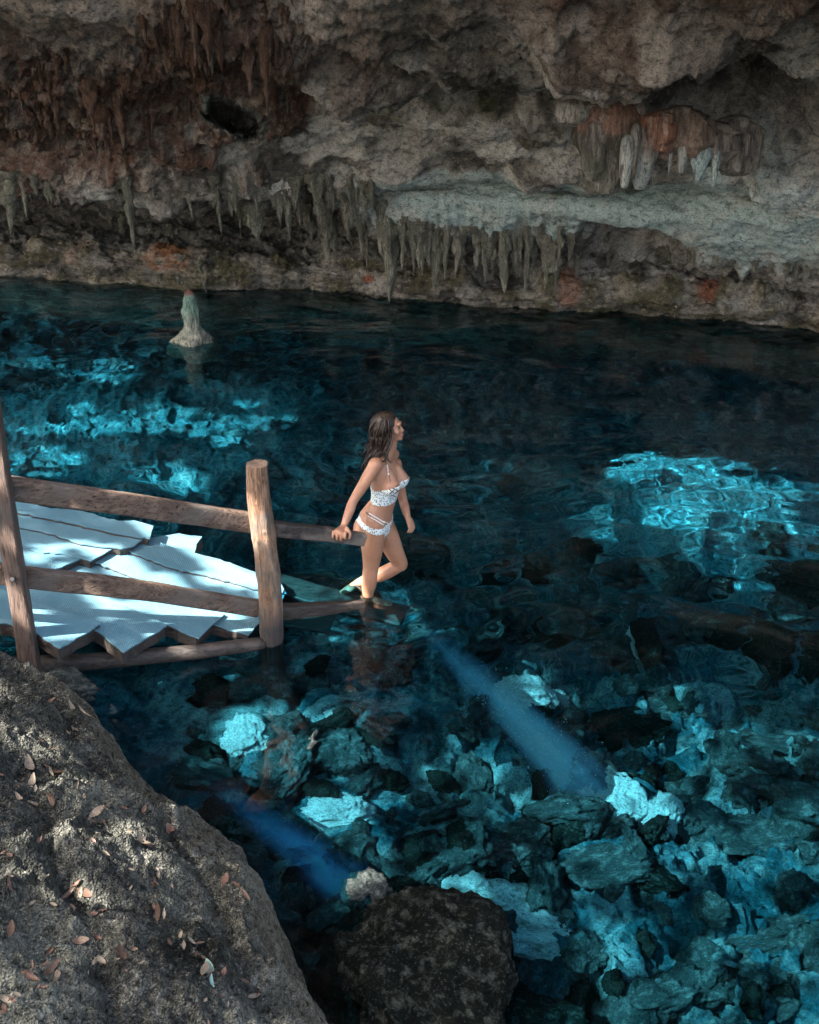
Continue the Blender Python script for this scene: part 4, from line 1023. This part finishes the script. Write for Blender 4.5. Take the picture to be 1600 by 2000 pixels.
for s_ in (-1, 1): WB.append(add_ell(HP(.066, s_ * .036, -.028), (.022, .02, .024), hax))
WB.append(add_loft([HP(-.01, 0, -.05), J(757, 876), J(755, 888)], [.046, .045, .05]))

def union(name, parts, voxel, smooth_it=4, mat=None):
    V, Fc, o_ = [], [], 0
    for v, f in parts:
        V.append(v); Fc += [[i + o_ for i in q] for q in f]; o_ += len(v)
    me = bpy.data.meshes.new(name); me.from_pydata(np.vstack(V).tolist(), [], Fc)
    bm = bmesh.new(); bm.from_mesh(me); bmesh.ops.recalc_face_normals(bm, faces=bm.faces); bm.to_mesh(me); bm.free()
    o = link(bpy.data.objects.new(name, me))
    m = o.modifiers.new('r', 'REMESH'); m.mode = 'VOXEL'; m.voxel_size = voxel; m.use_smooth_shade = True
    s_ = o.modifiers.new('s', 'SMOOTH'); s_.factor = .5; s_.iterations = smooth_it
    dg = bpy.context.evaluated_depsgraph_get(); dg.update()
    me2 = bpy.data.meshes.new_from_object(o.evaluated_get(dg))
    o.modifiers.clear(); o.data = me2; me2.name = name
    me2.materials.clear()
    if mat: me2.materials.append(mat)
    me2.polygons.foreach_set('use_smooth', [True] * len(me2.polygons))
    return o
k = NT('tanned_skin')
n_ = k.noise(9, 4, .6, k.coord('Object')); nf = k.noise(180, 3, .6, k.coord('Object'))
k.l(k.mix(k.ramp(n_, .35, .65), (.34, .165, .095), (.41, .21, .13)), k.b.inputs['Base Color'])
k.b.inputs['Roughness'].default_value = .42; k.b.inputs['Subsurface Weight'].default_value = .12; k.b.inputs['Subsurface Radius'].default_value = (.02, .008, .004)
k.l(k.bump(nf, .15, .002), k.b.inputs['Normal'])
M['skin'] = k.m
body = union('person', WB, .0048, 5, M['skin'])
tag(body, 'woman in a white patterned bikini wading off the stair, one hand on the rail end', 'person'); receiver(body)
BVt = np.zeros(len(body.data.vertices) * 3); body.data.vertices.foreach_get('co', BVt); BVt = BVt.reshape(-1, 3)
BN = np.zeros(len(body.data.vertices) * 3); body.data.vertices.foreach_get('normal', BN); BN = BN.reshape(-1, 3)
def seg_dist(Q, pts):
    best = np.full(len(Q), 9.)
    for a, b in zip(pts[:-1], pts[1:]):
        ab = b - a; t_ = np.clip(((Q - a) @ ab) / (ab @ ab), 0, 1); best = np.minimum(best, np.linalg.norm(Q - a - t_[:, None] * ab, axis=1))
    return best
arm_near = np.minimum(seg_dist(BVt, [elR * .8 + shR * .2, elR, wrR, pc]) - .055, seg_dist(BVt, [elL * .9 + shL * .1, elL, wrL, pL]) - .050) < 0
armup = (seg_dist(BVt, [shR, elR]) < .056) & (((BVt - J(752, 930)) @ lat) < -.128)
armup |= (seg_dist(BVt, [shL, elL]) < .052) & (((BVt - J(752, 930)) @ lat) > .12)
zz = BVt[:, 2]; fc = (BVt - J(750, 950)) @ fwd; lc = (BVt - J(750, 950)) @ lat
zat = lambda py: J(750, py)[2]
top_up = zat(946) + np.interp(fc, [-.12, .03, .10, .15], [0, .004, .035, .048]) - .012 * np.exp(-(lc / .02) ** 2) * (fc > .06)
top_lo = zat(976) + np.interp(fc, [-.1, .1], [.010, -.006])
m_top = (zz < top_up) & (zz > top_lo) & ~arm_near & ~armup
fb_ = (BVt - J(738, 1015)) @ fwd; lb_ = (BVt - J(738, 1015)) @ lat
up_e = np.interp(fb_, [-.15, -.05, .05, .11], [zat(996), zat(1001), zat(1012), zat(1017)])
lo_e = up_e - .050
lo_e = np.where((fb_ > .0) & (np.abs(lb_) < .075), up_e - .05 - .16 * (1 - np.abs(lb_) / .075), lo_e)
lo_e = np.where((fb_ < .0) & (np.abs(lb_) < .11), up_e - .05 - .12 * (1 - np.abs(lb_) / .11), lo_e)
m_bot = (zz < up_e) & (zz > lo_e) & ~arm_near
FA = np.array([list(p.vertices) for p in body.data.polygons if len(p.vertices) == 4])
def cloth(name, mask, off, mat, wob=0):
    sel = mask[FA].all(1); f_ = FA[sel]; ids, inv = np.unique(f_, return_inverse=True); f2 = inv.reshape(f_.shape)
    V = BVt[ids] + BN[ids] * off; V2 = BVt[ids] + BN[ids] * .0005
    e = np.concatenate([f2[:, [0, 1]], f2[:, [1, 2]], f2[:, [2, 3]], f2[:, [3, 0]]]); key = np.sort(e, 1); u_, ix, cnt = np.unique(key, axis=0, return_index=True, return_counts=True)
    be = e[ix[cnt == 1]]; n_ = len(V)
    sides = np.stack([be[:, 1], be[:, 0], be[:, 0] + n_, be[:, 1] + n_], 1)
    o = mesh_np(name, np.vstack([V, V2]), np.vstack([f2, sides]), mat, parent=body); receiver(o); return o
k = NT('patterned_swim_fabric')
v = k.coord('Object'); vo = k.n('ShaderNodeTexVoronoi', i_Scale=78.0); k.l(v, vo.inputs['Vector']); vo2 = k.n('ShaderNodeTexVoronoi', i_Scale=60.0); k.l(v, vo2.inputs['Vector'])
c_ = k.mix(k.ramp(vo.outputs['Distance'], .42, .32), (.72, .76, .74), (.06, .13, .14))
c_ = k.mix(k.ramp(vo2.outputs['Distance'], .2, .16, 0, .8), c_, (.10, .30, .30))
k.l(c_, k.b.inputs['Base Color']); k.b.inputs['Roughness'].default_value = .7
M['swim'] = k.m
bt = cloth('bikini_top', m_top, .0045, M['swim']); bb_ = cloth('bikini_bottom', m_bot, .0035, M['swim'])
# cut-outs, hem piping and straps
M['piping'] = plain('white_piping', (.78, .79, .75)).m
kb_ = plain('brown_cord', (.10, .05, .035)).m
def cord(name, pts, r_, mat, par, n_=8):
    V, f_ = add_loft(pts, [r_] * len(pts), None, np.array([.3, .9, .2]), n_, 4)
    me = bpy.data.meshes.new(name); me.from_pydata(V.tolist(), [], f_); me.polygons.foreach_set('use_smooth', [True] * len(me.polygons)); me.materials.append(mat)
    o = link(bpy.data.objects.new(name, me), par); return o
body_bvh = BVHTree.FromPolygons(BVt.tolist(), FA.tolist())
def on_body(px, py, off=.004):
    d = ray(px, py); h = body_bvh.ray_cast(Vector(CAM.tolist()), Vector(d.tolist()))
    return np.array(h[0]) + np.array(h[1]) * off if h[0] is not None else J(px, py)
cord('strap', [on_body(763, 940), on_body(760, 928), on_body(757, 915), on_body(753, 902), on_body(751, 890)], .0028, kb_, bt)
for py_ in (907, 912, 918, 924): cord('strap_bead', [on_body(754.5 + (py_ - 907) * .24, py_, .006), on_body(755.3 + (py_ - 907) * .24, py_ + 3, .006)], .0045, M['piping'], bt)
for (a, b, c_, d_) in [(760, 955, 768, 961), (768, 953, 776, 958), (762, 962, 770, 956), (770, 963, 778, 957), (764, 966, 772, 970), (772, 950, 778, 947)]:
    cord('lattice_cord', [on_body(a, b, .006), on_body((a + c_) / 2, (b + d_) / 2, .007), on_body(c_, d_, .006)], .0032, kb_, bt)
for (a, b) in [((722, 1003), (750, 1021)), ((720, 1008), (748, 1025)), ((748, 1018), (763, 1024)), ((716, 1001), (724, 1010))]:
    cord('side_string', [on_body(*a, .006), on_body((a[0] + b[0]) / 2, (a[1] + b[1]) / 2, .006), on_body(*b, .006)], .0034, M['piping'] if a[0] != 716 else kb_, bb_)
# face: eye, brow, lips
eyew = plain('eye_dark', (.03, .02, .018), .3).m
for s_ in (-1, 1):
    V, f_ = add_ell(HP(.083, s_ * .029, .001), (.007, .014, .006), hax, 12, 8); o = mesh_np('eye', V, [q for q in f_ if len(q) == 4], eyew, parent=body)
    V, f_ = add_loft([HP(.088, s_ * .016, .019), HP(.086, s_ * .032, .022), HP(.074, s_ * .046, .018)], [.003, .0032, .002], ns=8); o = mesh_np('eyebrow', V, [q for q in f_ if len(q) == 4], eyew, parent=body)
lipm = plain('lip', (.32, .10, .085), .35).m
V, f_ = add_ell(HP(.101, 0, -.054), (.0050, .019, .005), hax, 12, 8); V2_, f2_ = add_ell(HP(.100, 0, -.063), (.0050, .017, .005), hax, 12, 8)
mesh_np('lips', np.vstack([V, V2_]), [q for q in f_ if len(q) == 4] + [[i + len(V) for i in q] for q in f2_ if len(q) == 4], lipm, parent=body)
# hair: a cap and long wet locks
k = NT('wet_brown_hair')
n_ = k.noise(3, 5, .7, k.coord('Object', (60, 60, 9)))
k.l(k.mix(k.ramp(n_, .35, .65), (.008, .005, .004), (.040, .024, .016)), k.b.inputs['Base Color']); k.b.inputs['Roughness'].default_value = .38; k.b.inputs['Specular IOR Level'].default_value = .35
k.l(k.bump(n_, .5, .004), k.b.inputs['Normal'])
M['hair'] = k.m
hr = np.random.default_rng(5)
HB = [add_ell(HP(-.018, 0, .022), (.098, .080, .090), hax), add_ell(HP(-.052, 0, -.02), (.062, .078, .085), hax), add_ell(HP(-.050, 0, -.075), (.050, .07, .06), hax)]
shell = union('hair', HB, .006, 3, M['hair']); shell.parent = body
parts = []
for i in range(150):
    a = hr.uniform(-1.25, 1.25) * (1 if hr.random() < .8 else .6)         # where on the head it starts, seen from the crown
    s_ = 1 if a > 0 else -1
    b0 = HP(.055 - hr.uniform(0, .11), .02 * s_, .100 - hr.uniform(0, .02))
    side = .083 + hr.uniform(0, .012)
    bk = hr.uniform(-.115, .028)
    p1 = HP(bk * .5 + .01, s_ * side * math.sqrt(max(.05, 1 - (bk / .13) ** 2)) * .75, .075)
    p2 = HP(bk, s_ * side * math.sqrt(max(.03, 1 - (bk / .125) ** 2)), .0)
    p3 = HP(bk * 1.0 - .012, s_ * side * math.sqrt(max(.03, 1 - (bk / .125) ** 2)) * .85, -.085)
    le = hr.uniform(.05, .17)
    p4 = p3 + np.array([-.012 + hr.uniform(-.015, .012), hr.uniform(-.012, .012) - .012 * s_, -le * .55])
    p5 = p4 + np.array([-.015 + hr.uniform(-.03, .02), hr.uniform(-.02, .02), -le * .5])
    wv = hr.uniform(-.021, .021, 3)
    r_ = hr.uniform(.0022, .0055)
    parts.append(add_loft([b0, p1 + wv * .3, p2 + wv, p3 - wv, p4 + wv, p5], [r_ * .7, r_, r_ * 1.1, r_ * .9, r_ * .7, r_ * .3], None, np.array([.3, .5, .8]), 7, 6))
for (q) in [[(766, 838), (768, 852), (762, 872), (757, 888), (760, 902)], [(764, 845), (758, 868), (751, 884), (757, 897), (766, 904)], [(756, 880), (750, 889), (756, 884), (752, 896)], [(735, 880), (724, 893), (716, 900), (711, 909)], [(738, 884), (727, 891), (718, 896), (709, 906), (706, 916)], [(742, 882), (732, 892), (722, 899), (712, 903)], [(745, 885), (738, 895), (746, 900), (755, 899)], [(730, 880), (722, 890), (714, 905), (712, 930), (714, 950)]]:
    pts = [J(a, b, -.075 - .02 * i) for i, (a, b) in enumerate(q)]
    for z in range(3): parts.append(add_loft([p_ + hr.uniform(-.006, .006, 3) for p_ in pts], [.0045, .004, .0035, .0025, .0012][:len(pts)], None, np.array([.3, .5, .8]), 7, 5))
V, Fc, o_ = [], [], 0
for v_, f_ in parts:
    V.append(v_); Fc += [[i + o_ for i in q] for q in f_ if len(q) == 4]; o_ += len(v_)
lk_ = mesh_np('hair_locks', np.vstack(V), Fc, M['hair'], parent=body); lk_['kind'] = 'stuff'; receiver(lk_, shell)
#@@WEND@@

# ------------------------------------------------------------------ unseen leaf screen added to dapple the sun (behind and left of the camera)
hz = np.array([SUN_TO[1], -SUN_TO[0], 0]); U_ = -hz / np.linalg.norm(hz); V_ = np.cross(SUN_TO, U_); V_ = V_ if V_[2] > 0 else -V_
def uv(p): return np.array([p @ U_, p @ V_])
sr = refr(-SUN_TO)           # direction of the sunlight inside the water
def uv_under(p):             # where the light that reaches p crosses the surface
    s_ = p - sr * (p[2] / sr[2]); return uv(s_)
# openings in the added leaf screen: each listed by the sunlit place it makes (x, y, half width, half height, tilt, depth below water or height above)
SP = [
    (300, 825, 150, 17, -2, -1.9), (90, 835, 60, 8, 0, -1.9), (410, 835, 50, 14, 0, -1.9), (200, 720, 60, 8, -8, -1.8), (80, 705, 50, 7, -8, -1.8), (210, 738, 40, 7, -5, -1.8), (660, 690, 50, 6, 0, -2), (553, 713, 10, 4, 0, -2), (330, 925, 60, 16, 0, -2.4), (90, 900, 60, 20, 0, -2.4),
    (1290, 850, 85, 26, 10, -1.8), (1585, 940, 50, 40, 10, -1.8), (1340, 1000, 60, 30, 10, -1.8), (1380, 930, 135, 50, 18, -1.7), (1430, 1010, 120, 58, 15, -1.7), (1470, 1060, 60, 30, 10, -1.7), (1260, 915, 50, 25, 0, -1.8), (1580, 935, 50, 36, 10, -1.8), (1570, 1080, 24, 9, 0, -1.8), (1395, 1135, 26, 12, 0, -2),
    (1255, 1262, 44, 34, 0, -.85), (977, 912, 18, 6, 0, -2.5), (935, 952, 8, 7, 0, -2.5), (1318, 1147, 12, 7, 0, -2.2), (1125, 828, 18, 8, 0, -2.2), (1175, 1295, 30, 14, 0, -1.3), (1530, 1210, 14, 18, 0, -1.5),
    (1200, 1585, 62, 60, 0, -.25), (1290, 1590, 34, 40, 0, -.35), (1190, 1660, 60, 16, 0, -.4), (1310, 1385, 40, 14, 10, -.7), (1420, 1425, 60, 12, 12, -.8), (1530, 1455, 60, 14, 8, -.8), (1300, 1340, 20, 8, 0, -.9),
    (920, 1750, 60, 30, 35, -.35), (1010, 1820, 90, 30, 20, -.3), (1090, 1740, 36, 24, 0, -.4), (970, 1660, 36, 20, 0, -.35), (1278, 1735, 26, 26, 0, -.25), (1560, 1640, 50, 50, 0, -.35), (1520, 1850, 70, 22, 25, -.5), (1340, 1960, 80, 26, 10, -.4), (1230, 1980, 40, 20, 0, -.4), (1420, 1640, 40, 18, 0, -.6), (1100, 1590, 16, 50, 0, -.5),
    (655, 1585, 50, 28, 20, -.45), (740, 1620, 40, 16, 20, -.6), (700, 1725, 26, 40, 20, .0), (485, 1450, 42, 46, 0, -.5), (575, 1390, 50, 9, 8, -.6), (675, 1393, 24, 8, -10, -.7), (660, 1465, 26, 24, 0, -.6), (1060, 1360, 34, 10, 0, -.8), (545, 1430, 16, 20, 0, -.5),
    # on the deck, in the air
    (190, 1072, 80, 11, 6, .33), (230, 1098, 50, 10, 12, .25), (60, 1072, 40, 9, 5, .4), (450, 1137, 60, 9, 10, .09), (330, 1195, 100, 16, 3, .18), (230, 1183, 30, 6, 0, .26), (60, 1180, 42, 16, 8, .42), (400, 1222, 50, 8, -8, .1), (40, 1140, 30, 6, 0, .4),
    # rail tops, legs, bank
    (260, 1132, 150, 5, 7, .35), (590, 1150, 40, 10, 10, .0), (748, 1196, 34, 16, 0, 0.0), (722, 1130, 14, 50, 0, .1), (690, 1150, 20, 18, 0, .0), 
    (90, 1375, 60, 6, 22, 'b'), (205, 1450, 52, 9, 33, 'b'), (160, 1400, 30, 10, 20, 'b'), (250, 1488, 24, 6, 30, 'b'), (20, 1440, 30, 8, 20, 'b'), (120, 1470, 50, 6, 30, 'b'), (330, 1590, 30, 7, 40, 'b'), (150, 1530, 40, 5, 30, 'b'), 
    (610, 1165, 30, 6, 10, -.05), (640, 1215, 40, 8, 0, -.1), (730, 1235, 20, 6, 0, -.1),
]
for q in range(105): SP.append((rng.uniform(560, 1640), rng.uniform(1440, 2020), rng.uniform(8, 30), rng.uniform(5, 15), rng.uniform(-10, 40), -.5))
for q in range(40): SP.append((rng.uniform(820, 1640), rng.uniform(900, 1440), rng.uniform(4, 12), rng.uniform(3, 7), rng.uniform(-10, 40), -.5))
for q in range(7): SP.append((rng.uniform(0, 640), rng.uniform(680, 960), rng.uniform(10, 40), rng.uniform(3, 8), 0, -.5))
polys = []
bpy.context.view_layer.update(); DG = bpy.context.evaluated_depsgraph_get()
def cast(o_, d_):
    o_ = Vector(o_)
    for q in range(12):
        ok, loc, nn_, ix_, ob, mt_ = C.ray_cast(DG, o_, Vector(d_))
        if not ok: return None, None
        if ob.name.startswith(('silt', 'suspended')): o_ = loc + Vector(d_) * .002; continue
        return loc, ob
    return None, None
def light_uv(px, py):
    d = ray(px, py); loc, ob = cast(CAM.tolist(), d.tolist())
    if loc is None: return None
    if ob.name != 'water': return uv(np.array(loc))
    rd_ = refr(d); loc2, ob2 = cast((np.array(loc) + rd_ * .03).tolist(), rd_.tolist())
    if loc2 is None or ob2.name == 'water': return None
    return uv_under(np.array(loc2))
for (px, py, rx, ry, an, z) in SP:
    if z != 'b' and z < -.15 and py > 1360 and rx > 20: rx, ry = rx * 1.3, ry * 1.3
    if z != 'b' and z > .05: rx, ry = rx * .68, ry * .68
    c0 = light_uv(px, py)
    if c0 is None: continue
    q = []
    for t_ in np.linspace(0, 2 * math.pi, 14, endpoint=False):
        x, y = rx * math.cos(t_), ry * math.sin(t_); c_, s_ = math.cos(R(an)), math.sin(R(an))
        l_ = light_uv(px + x * c_ - y * s_, py + x * s_ + y * c_)
        if l_ is None or np.linalg.norm(l_ - c0) > 2.6: l_ = c0
        q.append(l_)
    q = np.array(q); cq = c0; dq = q - cq; dn = np.linalg.norm(dq, axis=1, keepdims=True); q = cq + dq * (1.12 + .05 / np.maximum(dn, .03))
    polys.append(q)
def inside(poly, X, Y):
    n_ = len(poly); r_ = np.zeros(X.shape, bool); j = n_ - 1
    for i in range(n_):
        xi, yi, xj, yj = *poly[i], *poly[j]
        c_ = ((yi > Y) != (yj > Y)) & (X < (xj - xi) * (Y - yi) / (yj - yi + 1e-12) + xi); r_ ^= c_; j = i
    return r_
CELL = .085
allp = np.array([u_ for u_ in (light_uv(px, py) for px in range(-150, 1800, 75) for py in range(-100, 2100, 75)) if u_ is not None])
(ulo, vlo), (uhi, vhi) = allp.min(0) - 1.0, allp.max(0) + 1.0
us = np.arange(ulo, uhi, CELL); vs = np.arange(vlo, vhi, CELL); print('sun_screen', ulo, uhi, vlo, vhi)
CU, CV = np.meshgrid(us, vs); cu, cv = CU.ravel(), CV.ravel()
ju = cu + .06 * fbm(np.stack([cu * 3, cv * 3, 0 * cu], 1), 2, 201); jv = cv + .06 * fbm(np.stack([cu * 3, cv * 3, 0 * cu + 9], 1), 2, 203)
opn = np.zeros(cu.shape, bool)
for pl in polys:
    mb = (ju > pl[:, 0].min()) & (ju < pl[:, 0].max()) & (jv > pl[:, 1].min()) & (jv < pl[:, 1].max())
    ii = np.nonzero(mb)[0]
    opn[ii] |= inside(pl, ju[ii], jv[ii])
tex = fbm(np.stack([cu * 7, cv * 7, 0 * cu], 1), 2, 205)
opn &= tex > -.5
def close(pts, rad):
    global opn
    q = np.stack([pts @ U_, pts @ V_], 1); q = np.unique(np.round(q / CELL).astype(int), axis=0)
    g = np.zeros((len(vs), len(us)), bool); iu = np.clip(np.round(q[:, 0] - us[0] / CELL).astype(int), 0, len(us) - 1); iv = np.clip(np.round(q[:, 1] - vs[0] / CELL).astype(int), 0, len(vs) - 1)
    g[iv, iu] = True
    for k_ in range(rad): g = g | np.roll(g, 1, 0) | np.roll(g, -1, 0) | np.roll(g, 1, 1) | np.roll(g, -1, 1)
    return g.ravel()
opn &= ~close(BVt[BVt[:, 2] > .30], 1)  # screen kept shut where the sun would strike the bather
gsel = GV[(GV[:, 2] > .15) & (fbm(pp * 2.2, 3, 401) > .38)]
opn &= ~close(gsel, 0)
bdv = np.zeros(len(big_dark.vertices) * 3); big_dark.vertices.foreach_get('co', bdv)
bdo = next(o for o in bpy.data.objects if o.data == big_dark); bdw = bdv.reshape(-1, 3) @ np.array(bdo.matrix_world.to_3x3()).T + np.array(bdo.location)
opn &= ~close(bdw[(bdw[:, 2] > -.1) & (fbm(bdw * 4, 2, 77) > -.25)], 0)
lk = ~opn
cu, cv = cu[lk], cv[lk]; nL = len(cu)
CD = 7.5
ctr = (cu[:, None] * U_ + cv[:, None] * V_) + SUN_TO * (CD + rng.uniform(-.25, .25, nL)[:, None])
ang = rng.uniform(0, 6.28, nL); sz = CELL * rng.uniform(.78, .98, nL)
a1 = np.cos(ang)[:, None] * U_ + np.sin(ang)[:, None] * V_ + rng.normal(0, .12, (nL, 1)) * SUN_TO
a2 = -np.sin(ang)[:, None] * U_ + np.cos(ang)[:, None] * V_ + rng.normal(0, .12, (nL, 1)) * SUN_TO
LV = np.stack([ctr - a1 * sz[:, None], ctr - a2 * (sz * .85)[:, None], ctr + a1 * sz[:, None], ctr + a2 * (sz * .85)[:, None]], 1).reshape(-1, 3)
LF = np.arange(nL * 4).reshape(-1, 4)
can = mesh_np('unseen_dapple_screen', LV, LF, M['sun_screen'], smooth=False)
tag(can, 'unseen sheet of leaves added to dapple the sun over the pool', 'leaf_screen', kind='stuff')
